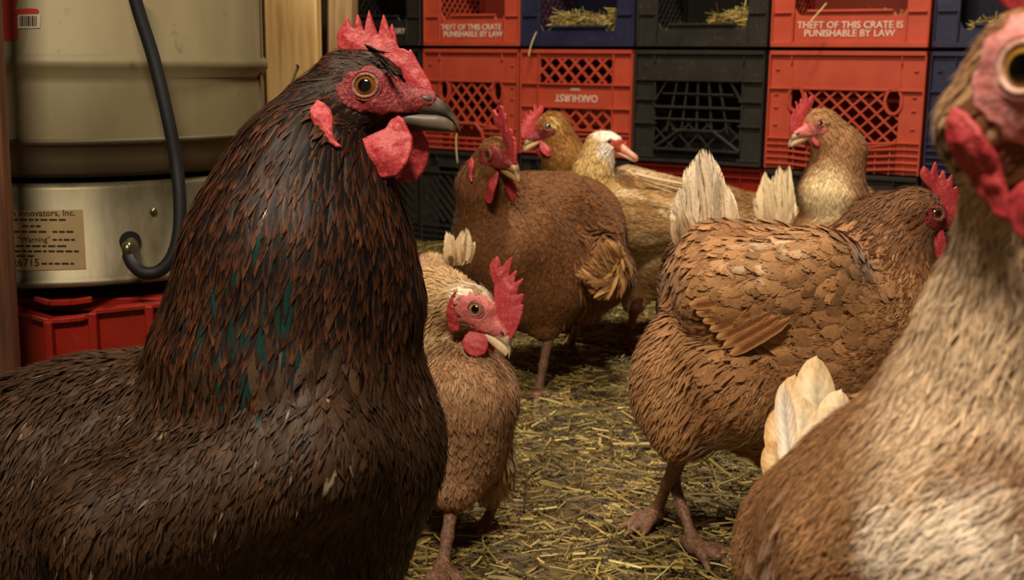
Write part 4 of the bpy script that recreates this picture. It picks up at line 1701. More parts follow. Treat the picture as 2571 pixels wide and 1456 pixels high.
def head_parts(cfg, hd, root, base, H, s, prims):
    fine = hd.get('fine', 1.2)
    skull = Prims(1.6)
    for reg, a, ra, b, rb, fl in SKULL[:3]:
        skull.add(reg, np.array(a, float), ra, np.array(b, float), rb)
    skull.add('cheek', np.array([4, 9, -9.]), 5.5, np.array([14, 5.5, -12.]), 4.5)
    skull.add('cheek', np.array([4, -9, -9.]), 5.5, np.array([14, -5.5, -12.]), 4.5)
    skull.add('brow', np.array([-6, 11, 7.]), 3.0, np.array([9, 9.0, 5.]), 3.2)
    skull.add('brow', np.array([-6, -11, 7.]), 3.0, np.array([9, -9.0, 5.]), 3.2)
    skull.add('nose', np.array([18, 0, -5.]), 8.6, np.array([33, 0, -7.4]), 6.0)
    er = hd.get('bare', (19.0, 12.8))
    # bare red face round the eye and the root of the beak
    def dist(p):
        return np.minimum(skull.sdf(p) - .9, prims.sdf(H(p)) * 1000 / s - 1.6)

    ys = np.arange(8, 30, .1)
    ysurf = ys[np.argmax(dist(np.stack([0 * ys, ys * hd['side'], 0 * ys], 1)) > 0)]

    def facef(p):
        d = dist(p)
        e1 = (np.hypot((p[:, 0] - 2) / er[0], (p[:, 2] + 2.5) / er[1]) - 1) * 11 + 3.5 * (vnoise(p, .28, 17) - .5)
        e2 = (np.hypot((p[:, 0] - 19) / 18.5, (p[:, 2] + 5.5) / 8.8) - 1) * 8
        m = np.minimum(e1, e2)
        sock = 7.4 - np.sqrt(p[:, 0] ** 2 + (np.abs(p[:, 1]) - ysurf + .6) ** 2 + p[:, 2] ** 2)
        return np.maximum(np.maximum(d, m), sock) + .5 * (vnoise(p, .35, 5) - .5) * (np.hypot(p[:, 0], p[:, 2]) > 10)
    V, F = net_mesh(facef, (-26, -28, -26), (40, 28, 20), fine)
    mesh_np('face', H(V) - base, F, hd.get('face_mat', M['face']), root)
    for y in (1, -1):
        eyeball(root, H, base, s, y * (ysurf - 6.6), 0, hd.get('iris', (150, 92, 34)), hd.get('pupil', .50), hd.get('ring', (150, 108, 60)))
        V, F = [], []
        n1, n2 = 36, 10
        for (R_, r_, yy, nm, sq) in ((6.9, 1.2, ysurf - .6, 'eyelid', .92), (8.9, .6, ysurf - .7, 'eyelid', .9)):
            V, F = [], []
            for i in range(n1):
                a = 2 * PI * i / n1
                for j in range(n2):
                    b = 2 * PI * j / n2
                    rr = R_ + r_ * math.cos(b)
                    V.append((rr * math.cos(a), y * (yy + r_ * math.sin(b) - .25 * (rr * math.cos(a)) ** 2 / 14 * .5 - .02 * rr * abs(math.sin(a))), rr * math.sin(a) * sq))
            for i in range(n1):
                for j in range(n2):
                    F.append((i * n2 + j, ((i + 1) % n1) * n2 + j, ((i + 1) % n1) * n2 + (j + 1) % n2, i * n2 + (j + 1) % n2))
            mesh_np(nm, H(np.array(V)) - base, F, hd.get('lid_mat', M['lid']) if R_ < 8 else hd.get('face_mat', M['face']), root)
    # beak
    bc = hd.get('beak', ((66, 54, 46), (92, 82, 68)))
    for nm, secs in (('upper_beak', UPPER), ('lower_beak', LOWER)):
        se = []
        for a, b in zip(secs[:-1], secs[1:]):
            for k in range(4):
                se.append(tuple(a[i] + (b[i] - a[i]) * k / 4 for i in range(4)))
        se.append(secs[-1])
        V, F = loft_x(se, 20)
        t = smooth(20, 46, V[:, 0])[:, None]
        if nm == 'upper_beak':
            dk = smooth(38, 44, V[:, 0])[:, None] * smooth(-17, -12, V[:, 2])[:, None]
            c = lin(bc[0]) * (1 - t) + lin(bc[1]) * t
            c = c * (1 - .75 * dk)
        else:
            c = lin(bc[0]) * 1.6 * (1 - t * .8) + lin(bc[1]) * 1.3 * t * .8
        mesh_np(nm, H(V) - base, F, M['horn'], root, {'Col': c})
    # nostrils: a horny flap either side
    for y in (1, -1):
        V, F = net_mesh(lambda p: np.sqrt(((p[:, 0] - 31.5) / 5.0) ** 2 + ((p[:, 1] - y * 5.2) / 2.4) ** 2 + ((p[:, 2] + 6.2 + .25 * (p[:, 0] - 31)) / 2.6) ** 2) * 2 - 2, (24, y * 5.2 - 4, -12), (39, y * 5.2 + 4, -1), .7)
        mesh_np('nostril_flap', H(V) - base, F, M['horn'], root, {'Col': np.tile(lin((64, 44, 40)), (len(V), 1))})
    # comb
    if hd.get('comb') is not None:
        V, F = slab_mesh(hd['comb'], hd.get('comb_T', 2.0), 1.1, hd.get('comb_h', .8), bulge=1.4, rough=.5, seed=4)
        lean, wave = hd.get('comb_lean', 0), hd.get('comb_wave', .6)
        z = V[:, 2].copy()
        V[:, 1] += lean * np.maximum(0, z - 12) + wave * np.sin(V[:, 0] * .22 + .5) * smooth(10, 35, z) * 2
        mesh_np('comb', H(V) - base, F, M['comb'], root)
    # wattles and earlobes
    for y in (1, -1):
        wpoly = np.array(hd.get('wattle', WATTLE_A))
        V, F = slab_mesh(wpoly, 1.9, 1.6, hd.get('wat_h', .9), bulge=1.6, rough=.8, seed=7 + y)
        top = wpoly[:, 1].max()
        dn = np.maximum(0, top - V[:, 2])
        V[:, 1] += y * ((11.5 if y == hd['side'] else 7.0) + .12 * dn * hd.get('splay', 1.0) + 1.2 * np.sin(V[:, 2] * .18 + V[:, 0] * .15))
        if y != hd['side']:
            V[:, 0] += hd.get('far_shift', 2.0)
        mesh_np('wattle', H(V) - base, F, M['comb'], root)
        lp = np.array(hd.get('lobe', LOBE_A))
        V, F = slab_mesh(lp, 1.7, 1.4, hd.get('wat_h', .9), bulge=1.6, rough=1.4, seed=9 + y)
        gx_ = np.clip(V[:, 0], None, 6); yy = np.full(len(V), 8.0)
        for _ in range(44):
            q = np.stack([gx_, y * yy, V[:, 2]], 1)
            yy = np.where(prims.sdf(H(q)) < .0022, yy + 1.0, yy)
        A_ = np.stack([V[:, 0], V[:, 2], np.ones(len(V))], 1)
        co, *_r = np.linalg.lstsq(A_, yy, rcond=None)
        yl = np.minimum(.6 * (A_ @ co) + .4 * yy + .5, hd.get('lobe_max', 23) + .12 * np.maximum(0, -20 - V[:, 2]))
        V[:, 1] += y * yl
        mesh_np('earlobe', H(V) - base, F, hd.get('lobe_mat', M['comb']), root)


def patch(p, c, r, soft=.5):
    d = np.linalg.norm(p - c, axis=1) / r
    return smooth(1, 1 - soft, d)


def two(c, e=None):
    return c, (c if e is None else e)


def hen_bare(h, hd):
    er = hd.get('bare', (19.0, 12.8))
    e1 = np.hypot((h[:, 0] - 2) / (er[0] - 2.2), (h[:, 2] + 2.5) / (er[1] - 2.0)) < 1
    lp = np.array(hd.get('lobe', LOBE_A))
    near = (h[:, 2] > -45) & (h[:, 2] < 30) & (h[:, 0] > -50) & (h[:, 0] < 60) & (np.abs(h[:, 1]) < 40)
    lb = np.zeros(len(h), bool)
    if near.any():
        lb[near] = (poly_sdf(h[near][:, [0, 2]], lp) < 3.0) & (np.abs(h[near, 1]) > 8)
    return (e1 & (np.abs(h[:, 1]) > 5) & near) | lb | ((h[:, 0] > 15) & (h[:, 0] < 60) & (h[:, 2] < 8) & (h[:, 2] > -30) & (np.abs(h[:, 1]) < 25))


def std_bare(h):
    e1 = np.hypot((h[:, 0] - 3) / 18.5, (h[:, 2] + 2.5) / 12.0) < 1
    return (e1 & (np.abs(h[:, 1]) > 5)) | ((h[:, 0] > 15) & (h[:, 0] < 60) & (h[:, 2] < 8) & (h[:, 2] > -30) & (np.abs(h[:, 1]) < 25))


# ---- the dark hen in front
def col_A(p, rg, h):
    n1 = vnoise(p, 30, 1); n2 = vnoise(p, 120, 2); n3 = vnoise(p, 9, 3)
    neck = (rg == 'neck') | (rg == 'head')
    c = np.where(neck[:, None], lin((24, 18, 17)), lin((34, 26, 21))) * np.ones((len(p), 1))
    e = np.where(neck[:, None], lin((84, 48, 28)), lin((68, 46, 31))) * (.4 + 1.0 * n2[:, None])
    c = c * (1 - .5 * n1[:, None] * ~neck[:, None]) + lin((76, 54, 36)) * (.5 * n1[:, None] * ~neck[:, None])
    bd = ~neck
    fl_ = bd & (RNG.random(len(p)) < .012)
    c[bd] = c[bd] * .9 + lin((74, 54, 36)) * (n3[bd, None] * .55)
    # front of the breast and throat: near-black
    dk = smooth(.05, .0, (p - P(930, 900, .66)) @ -CR)[:, None] if False else 0
    c[fl_] = lin((150, 134, 110))
    return c, e


def green_A(p, rg):
    d = p - P(640, 800, .62)
    q = np.hypot((d @ CR) / .034, (d @ CU + .25 * (d @ CR)) / .052)
    return (rg == 'neck') & (RNG.random(len(p)) < .34 * smooth(1.2, .5, q))


DN = (-.12, -1, .05)
A = dict(name='hen', cat='hen', label='large dark brown and black hen standing at the front left, facing right',
         base=PG(520, 2300), vox=.0042, tries=150000, mat=M['plume_dark'], col=col_A, green=green_A, cvar=.28, jit=.14,
         bare=std_bare,
         feather={'neck': (.038, .0056, .0020, 0, 1.15), 'body': (.032, .0085, .0028, 0, 1.15), 'wing': (.036, .0095, .0032, 0, 1.1), 'head': (.0095, .0030, .0010, 0, 1.2)},
         head=dict(eye=(915, 214, .655), fwd=(1, 0, -.13), up=(0, 1, 0), side=-1, fine=.75, comb=[(x - 2.5, z + 1.5) for x, z in COMB_A], lobe=[(x + 3, z) for x, z in LOBE_A], wattle=[(x * 1.12 - 1, z * 1.07 + 1) for x, z in WATTLE_A], crown=[((-18, 0, 9), 15, (-2, 0, 10), 11.5), ((-2, 0, 10), 11.5, (14, 0, 6), 7.5)], comb_h=.55, comb_T=2.0, wat_h=.7, far_shift=5.0, iris=(150, 90, 34), pupil=.58,
                   bare=(18.5, 12.6), lobe_max=33),
         prims=[('neck', (800, 265, .676), 70, (765, 430, .682), 165, (-.25, -1, 0)), ('neck', (765, 430, .672), 165, (742, 640, .68), 258, (-.25, -1, -.1)),
                ('neck', (742, 640, .68), 258, (720, 870, .69), 325, (-.1, -1, -.1)), ('neck', (900, 500, .672), 78, (935, 760, .68), 120, (.05, -1, 0)),
                ('body', (822, 1120, .70), 288, (640, 1200, .71), 330, DN), ('body', (640, 1180, .71), 330, (250, 1240, .73), 330, DN), ('body', (250, 1240, .73), 320, (-160, 1300, .75), 300, DN),
                ('tail', (-160, 1230, .75), 280, (-700, 1050, .78), 130, (-1, .1, 0)),
                ('body', (700, 1330, .71), 322, (420, 1400, .73), 300, DN),
                ('wing', (800, 1150, .635), 150, (300, 1330, .645), 170, (-.30, -1, 0))],
         legs=[((P(650, 1750, .70), P(655, 2300, .70) * np.array([1, 1, 0]) + np.array([0, 0, .010]), (1, 0)), dict(s=1.3, knee=P(620, 1560, .72))),
               ((P(560, 1750, .80), P(565, 2300, .80) * np.array([1, 1, 0]) + np.array([0, 0, .010]), (1, 0)), dict(s=1.3, knee=P(560, 1560, .80)))],
         quills=[dict(name='crest_feather', b=(915 + 5 * i, 112 + 4 * i + 3 * (i % 3), .656), t=(972 + 4.5 * i - 8 * (i % 2), 140 + 11 * i - 14 * (i % 3), .650), w=.0020, c=(26, 18, 16), e=(54, 32, 24), rnd=False, cup=.1, notch=0, mat=M['plume_dark']) for i in range(9)])
A['base'][2] = 0
A['base'] = np.array([P(500, 1300, .72)[0], P(500, 1300, .72)[1], 0.0])


def base_at(px, d):
    q = P(px, 800, d)
    return np.array([q[0], q[1], 0.0])


# ---- the small tan hen peering round it
def col_B(p, rg, h):
    n1 = vnoise(p, 60, 11)[:, None]; n2 = vnoise(p, 180, 12)[:, None]
    c = lin((154, 114, 78)) * (1 - n1 * .6) + lin((204, 172, 134)) * n1 * .6
    pw = (patch(p, P(1190, 695, 1.12), .065, .6)[:, None]) * smooth(.3, .5, n2)
    c = c * (1 - pw) + lin((244, 232, 212)) * pw
    c = np.where(((rg == 'fluff') & ((p @ CU) > (P(1150, 800, 1.5) @ CU)))[:, None], lin((222, 196, 156)) * (.8 + .3 * n1), c)
    rear = patch(p, P(1040, 720, 1.2), .08, .6)[:, None] * .6
    c = c * (1 - rear) + lin((206, 170, 116)) * rear
    br = smooth(.16, .10, np.abs((p - P(1190, 1180, 1.12)) @ CU))[:, None] * ((rg == 'body') | (rg == 'thigh'))[:, None]
    c = c * (1 - br * .5) + lin((134, 90, 60)) * br * .5
    return c, c * 1.15


fB = PG(1110, 1432, .008)
dB = float(np.dot(fB - CAM, CF))
B = dict(name='hen', cat='hen', label='small tan hen with white-flecked crown and tall comb, bending its head beside the dark hen',
         base=base_at(1130, dB + .05), vox=.0042, tries=70000, col=col_B, cvar=.13, bare=std_bare,
         feather={'body': (.020, .008, .0016, 1, 1.3), 'neck': (.015, .0055, .0016, 0, 1.2)},
         head=dict(eye=(1193, 776, dB - .02), fwd=(.80, -.54, -.22), up=(.50, .85, -.12), side=-1, s=1.0, fine=1.0, comb=COMB_B, comb_h=.8, wattle=WATTLE_B, lobe=LOBE_B, lobe_y=15.5, iris=(200, 140, 90), pupil=.62,
                   beak=((190, 160, 130), (214, 186, 150)), bare=(23, 16.5), face_mat=M['face_pink'], wat_h=.9),
         prims=[('neck', ('H', -14, 0, -2), 44, (1100, 770, dB + .05), 85), ('neck', (1100, 770, dB + .05), 85, (1085, 930, dB + .08), 135, (0, -1, 0)),
                ('body', (1160, 1000, dB + .02), 140, (1140, 1110, dB + .04), 125, (.1, -1, 0)), ('body', (1080, 960, dB + .10), 150, (1050, 820, dB + .28), 135, (-.1, .3, 1)),
                ('body', (1050, 800, dB + .28), 125, (1085, 700, dB + .38), 60, (.1, .6, 1)),
                ('thigh', (1150, 1120, dB + .03), 105, (1140, 1215, dB + .02), 58, (0, -1, 0)), ('thigh', (1225, 1130, dB + .10), 60, (1245, 1200, dB + .10), 30, (0, -1, 0)), ('fluff', (1235, 1190, dB + .1), 26, (1225, 1245, dB + .1), 10, (0, -1, 0))],
         legs=[((P(1136, 1262, dB + .02), fB, (.15, -1)), dict(s=1.05, knee=P(1145, 1215, dB + .02))),
               ((P(1240, 1262, dB + .12), PG(1215, 1330, .008), (.4, -1)), dict(s=.8, knee=P(1242, 1220, dB + .11)))],
         fans=[dict(base_seg=((1125, 670), (1180, 660)), depth=dB + .36, n=150, width=.006, col=(226, 200, 158), outline=[(1124, 640), (1128, 606), (1120, 580), (1136, 586), (1146, 604), (1158, 580), (1172, 572), (1178, 584), (1168, 606), (1192, 604), (1190, 614), (1176, 640), (1170, 660), (1130, 660)])])


# ---- brown hen facing us
def col_C(p, rg, h):
    n1 = vnoise(p, 35, 21)[:, None]; n2 = vnoise(p, 110, 22)[:, None]
    c = lin((102, 62, 32)) * (1 - n1 * .55) + lin((146, 98, 56)) * n1 * .55
    e = c * 1.15
    kn = patch(p, P(1510, 650, 1.62), .055, .5)[:, None]
    c = c * (1 - kn * .6) + lin((196, 150, 92)) * kn * .6
    hd_ = (rg == 'head')[:, None]
    c = np.where(hd_, lin((134, 90, 40)), c)
    return c, e


fC = PG(1352, 985, .008)
dC = float(np.dot(fC - CAM, CF))
Cc_ = dict(name='hen', cat='hen', label='brown hen facing the camera with red comb and long wattles, before the duck',
           base=base_at(1370, dC + .05), vox=.0055, tries=60000, col=col_C, cvar=.16, bare=std_bare,
           feather={'body': (.024, .0095, .003, 1, 1.2), 'neck': (.022, .0055, .0016, 0, 1.1)},
           head=dict(eye=(1226, 388, dC - .14), fwd=(.45, -.30, -.84), up=(.05, 1, -.30), side=-1, s=1.15, fine=1.4, comb=[(x * .92, z) for x, z in COMB_B], comb_h=1.1, comb_lean=-.10, comb_wave=1.6, splay=1.5,
                     wattle=[(x * .8, z * 1.25 + 2) for x, z in WATTLE_A], lobe_max=30, wat_h=1.1, iris=(110, 60, 30), beak=((150, 112, 70), (176, 140, 96))),
           prims=[('neck', ('H', -14, 0, -4), 42, (1215, 470, dC - .08), 62, (-.1, -1, .1)), ('neck', (1215, 470, dC - .08), 62, (1235, 560, dC - .04), 92, (0, -1, 0)),
                  ('body', (1285, 615, dC - .02), 140, (1340, 680, dC + .02), 150, (.1, -1, 0)), ('body', (1330, 560, dC + .02), 125, (1440, 570, dC + .14), 125, (.8, -.3, .6)),
                  ('wing', (1420, 500, dC + .02), 62, (1500, 590, dC + .06), 60, (.5, -1, .2)), ('body', (1440, 640, dC + .08), 110, (1480, 700, dC + .10), 80, (.4, -1, 0)),
                  ('thigh', (1375, 760, dC + .0), 75, (1370, 815, dC), 34, (0, -1, 0)), ('fluff', (1510, 640, dC + .0), 48, (1520, 690, dC + .02), 62, (-.1, -1, 0)), ('fluff', (1510, 690, dC + .02), 60, (1465, 760, dC + .06), 42, (-.3, -1, 0)),
                  ('body', (1230, 640, dC - .01), 80, (1290, 700, dC), 80, (0, -1, 0))],
           legs=[((P(1376, 850, dC), fC, (-.1, -1)), dict(s=1.1, knee=P(1372, 812, dC))),
                 ((P(1455, 800, dC + .08), PG(1432, 872, .008), (-.2, -1)), dict(s=1.0, knee=P(1465, 770, dC + .06)))],
           fans=[dict(base_seg=((1545, 740), (1560, 640)), depth=dC - .07, n=320, width=.0055, col=(166, 120, 70), vary=.22, outline=[(1440, 690), (1456, 668), (1490, 640), (1500, 612), (1522, 600), (1556, 606), (1580, 660), (1584, 700), (1560, 750), (1500, 760), (1476, 730), (1470, 700)])])


# ---- hen looking left, behind
def col_D(p, rg, h):
    n1 = vnoise(p, 40, 31)[:, None]
    c = lin((136, 88, 36)) * (1 - n1 * .5) + lin((180, 132, 66)) * n1 * .5
    pk = patch(p, P(1385, 300, dD - .04), .024, .6)[:, None]
    c = c * (1 - pk) + lin((222, 186, 116)) * pk
    return c, c * 1.15


dD = 2.22
D = dict(name='hen', cat='hen', label='hen looking left between the brown hen and the duck, its body hidden',
         base=base_at(1420, dD + .1), vox=.0058, tries=36000, col=col_D, cvar=.14, bare=std_bare,
         head=dict(eye=(1373, 320, dD - .02), fwd=(-.90, -.36, -.2), up=(-.30, 1, 0), side=1, s=1.08, fine=1.5, comb=[(x * .95 + 3, z * .72 + 3) for x, z in COMB_B], comb_h=1.2, comb_lean=.1, wat_h=1.2, iris=(90, 44, 26), beak=((160, 120, 80), (180, 150, 110)), bare=(22, 15)),
         prims=[('neck', ('H', -14, 0, -4), 42, (1418, 400, dD + .02), 50, (.3, -1, 0)), ('neck', (1418, 400, dD + .02), 50, (1430, 470, dD + .05), 72, (0, -1, 0)),
                ('body', (1435, 560, dD + .06), 100, (1440, 600, dD + .24), 110, (.1, -.3, 1)), ('thigh', (1440, 640, dD + .14), 60, (1440, 690, dD + .14), 22, (0, -1, 0))],
         legs=[((P(1425, 700, dD + .14), P(1425, 700, dD + .14) * np.array([1, 1, 0]) + np.array([0, 0, .008]), (-1, -.4)), dict(s=1.0, knee=P(1435, 660, dD + .14))),
               ((P(1460, 700, dD + .20), P(1460, 700, dD + .20) * np.array([1, 1, 0]) + np.array([0, 0, .008]), (-1, -.4)), dict(s=1.0, knee=P(1460, 660, dD + .20)))])

# ---- duck
DUCK_SKULL = [('head', (-8, 0, 5), 19.0, (10, 0, 3), 17.0, (-1, 0, 0)), ('head', (6, 0, -6), 16.0, (22, 0, -8), 11, (-1, 0, 0)), ('head', (-16, 0, -6), 18, (-22, 0, -20), 19, (-.5, 0, -1))]


def duck_head(cfg, hd, root, base, H, s):
    sk = Prims(3.0)
    for reg, a, ra, b, rb, fl in DUCK_SKULL[:2]:
        sk.add(reg, np.array(a, float), ra, np.array(b, float), rb)

    def facef(p):
        d = sk.sdf(p) - 1.0 - .9 * vnoise(p, .4, 3)
        e1 = (np.hypot((p[:, 0] - 6) / 15, (p[:, 2] - 0) / 7.0) - 1) * 6
        e2 = (np.hypot((p[:, 0] - 22) / 13, (p[:, 2] + 3) / 13) - 1) * 9
        return np.maximum(d, np.minimum(e1, e2))
    V, F = net_mesh(facef, (-14, -28, -22), (38, 28, 22), 1.3)
    mesh_np('caruncled_face', H(V) - base, F, M['caruncle'], root)
    for y in (1, -1):
        eyeball(root, H, base, s, y * 17.6, 0, (70, 50, 30), .6, (60, 40, 30), R=6.0)
    secs = [(18, 8, -15, 12.5), (28, 5, -16.5, 12), (36, 0, -18.5, 11.5), (45, -5, -21, 11.5), (54, -9, -23.5, 11.5), (61, -12, -25, 9.5), (65.5, -16.5, -24.5, 4)]
    V, F = loft_x(secs, 20, .8)
    mesh_np('upper_bill', H(V) - base, F, M['bill'], root)
    V, F = loft_x([(20, -14, -22, 10), (40, -17.5, -25, 9.5), (54, -21, -27.5, 9), (61, -23, -27.5, 6)], 18, .8)
    mesh_np('lower_bill', H(V) - base, F, M['bill'], root)
    V, F = net_mesh(lambda p: np.linalg.norm((p - np.array([29, 0, 4.])) / np.array([7, 6, 5.]), axis=1) * 4 - 4, (20, -8, -3), (38, 8, 11), 1.2)
    mesh_np('caruncle', H(V) - base, F, M['caruncle'], root)


def col_E(p, rg, h):
    n1 = vnoise(p * np.array([1, 1, 2.2]), 26, 41)[:, None]; n2 = vnoise(p, 70, 42)[:, None]; n3 = vnoise(p * np.array([.35, .35, 1.6]), 42, 43)[:, None]
    c = lin((126, 86, 44)) * (1 - n1) + lin((196, 156, 102)) * n1
    st = smooth(.60, .78, n3)
    c = c * (1 - st * .7) + lin((232, 206, 166)) * st * .7
    neck = ((rg == 'neck') | (rg == 'head'))[:, None]
    nc = lin((206, 172, 112)) * (.8 + .4 * n2)
    c = np.where(neck, nc, c)
    cr = (smooth(-2, 6, h[:, 2]) * smooth(45, 30, np.linalg.norm(h, axis=1)))[:, None]
    c = c * (1 - cr) + lin((248, 240, 226)) * cr
    ck = (smooth(-2, -8, h[:, 2]) * smooth(-22, -10, h[:, 0]) * smooth(48, 36, np.linalg.norm(h, axis=1)))[:, None]
    c = c * (1 - ck) + lin((226, 214, 196)) * ck
    fr = patch(p, P(1575, 425, dE - .03), .03, .5)[:, None]
    chk = (vnoise(p, 160, 44)[:, None] > .5)
    c = c * (1 - fr) + np.where(chk, lin((60, 52, 46)), lin((236, 226, 210))) * fr
    return c, c * 1.12


dE = 2.08
E = dict(name='duck', cat='duck', label='duck with white crown, red face and pale bill standing behind the brown hen', duck=True,
         base=base_at(1620, dE + .05), vox=.0058, tries=50000, col=col_E, cvar=.10, jit=.10,
         feather={'body': (.036, .016, .002, 1, .9), 'wing': (.05, .018, .003, 1, .9), 'neck': (.012, .006, .001, 0, 1), 'head': (.009, .005, .0008, 0, 1)},
         bare=lambda h: ((np.hypot((h[:, 0] - 6) / 14.5, h[:, 2] / 7.0) < 1) & (np.linalg.norm(h, axis=1) < 40)) | (h[:, 0] > 13) & (h[:, 0] < 80) & (h[:, 2] < 12) & (np.abs(h[:, 1]) < 22),
         head=dict(eye=(1527, 355, dE - .03), fwd=(.90, -.26, -.36), up=(.22, 1, -.05), side=-1, s=.82),
         prims=[('neck', ('H', -20, 0, -14), 38, (1487, 440, dE + .0), 42, (-.1, -1, 0)), ('neck', (1487, 440, dE), 42, (1500, 520, dE + .02), 78, (0, -1, 0)),
                ('body', (1540, 590, dE + .06), 128, (1660, 600, dE + .05), 140, (1, -.12, 0)), ('body', (1660, 600, dE + .05), 140, (1800, 560, dE + .06), 90, (1, -.1, 0)),
                ('body', (1800, 560, dE + .06), 90, (1930, 520, dE + .08), 30, (1, -.1, 0)), ('wing', (1570, 560, dE - .06), 84, (1760, 560, dE - .01), 66, (1, -.15, 0)),
                ('body', (1575, 460, dE + .03), 42, (1700, 500, dE + .04), 46, (1, -.2, 0)),
                ('thigh', (1600, 700, dE + .04), 70, (1592, 760, dE + .02), 26, (0, -1, 0))],
         legs=[((P(1596, 772, dE), PG(1572, 858, .006), (.5, -1)), dict(s=1.25, knee=P(1606, 735, dE + .02), mat=M['duck_leg'], spread=.4)),
               ((P(1660, 772, dE + .1), PG(1650, 836, .006), (.5, -1)), dict(s=1.2, knee=P(1660, 735, dE + .1), mat=M['duck_leg'], spread=.4))],
         quills=[dict(name='wing_feather', b=(1590 + 6 * i, 432 + 8 * i, dE - .02), t=(1730, 470 + 16 * i, dE - .05), w=.020, c=(240, 222, 190), e=(226, 200, 160), notch=.1, n=CU) for i in range(3)])


# ---- mid right hen
def col_G(p, rg, h):
    n1 = vnoise(p, 30, 51)[:, None]; n2 = vnoise(p, 95, 52)[:, None]
    c = lin((152, 104, 64)) * (1 - n1 * .5) + lin((200, 154, 106)) * n1 * .5
    e = c * 1.15
    nk = ((rg == 'neck') | (rg == 'head'))[:, None]
    c = np.where(nk, lin((112, 74, 44)) * (.8 + .4 * n2), c); e = np.where(nk, c * 1.3, e)
    pale = np.clip(patch(p, P(1700, 900, 1.12), .07, .7) + .8 * patch(p, P(1740, 1000, 1.12), .04, .7), 0, 1)[:, None] * smooth(.4, .6, n1)
    c = c * (1 - pale * .6) + lin((220, 184, 142)) * pale * .6
    bl = patch(p, P(1850, 1105, dG - .05), .036, .5)[:, None] * smooth(.3, .5, n2)
    c = c * (1 - bl * .8) + lin((224, 214, 206)) * bl * .8
    tl = ((rg == 'fluff') & (((p - P(1770, 600, dG + .05)) @ CU) > 0))[:, None]
    c = np.where(tl, lin((232, 214, 186)) * (.8 + .35 * n2), c); e = np.where(tl, lin((214, 188, 152)), e)
    wl = patch(p, P(1960, 620, 1.14), .05, .6)[:, None] * smooth(.55, .65, n2)
    c = c * (1 - wl * .7) + lin((232, 206, 172)) * wl * .7
    return c, e


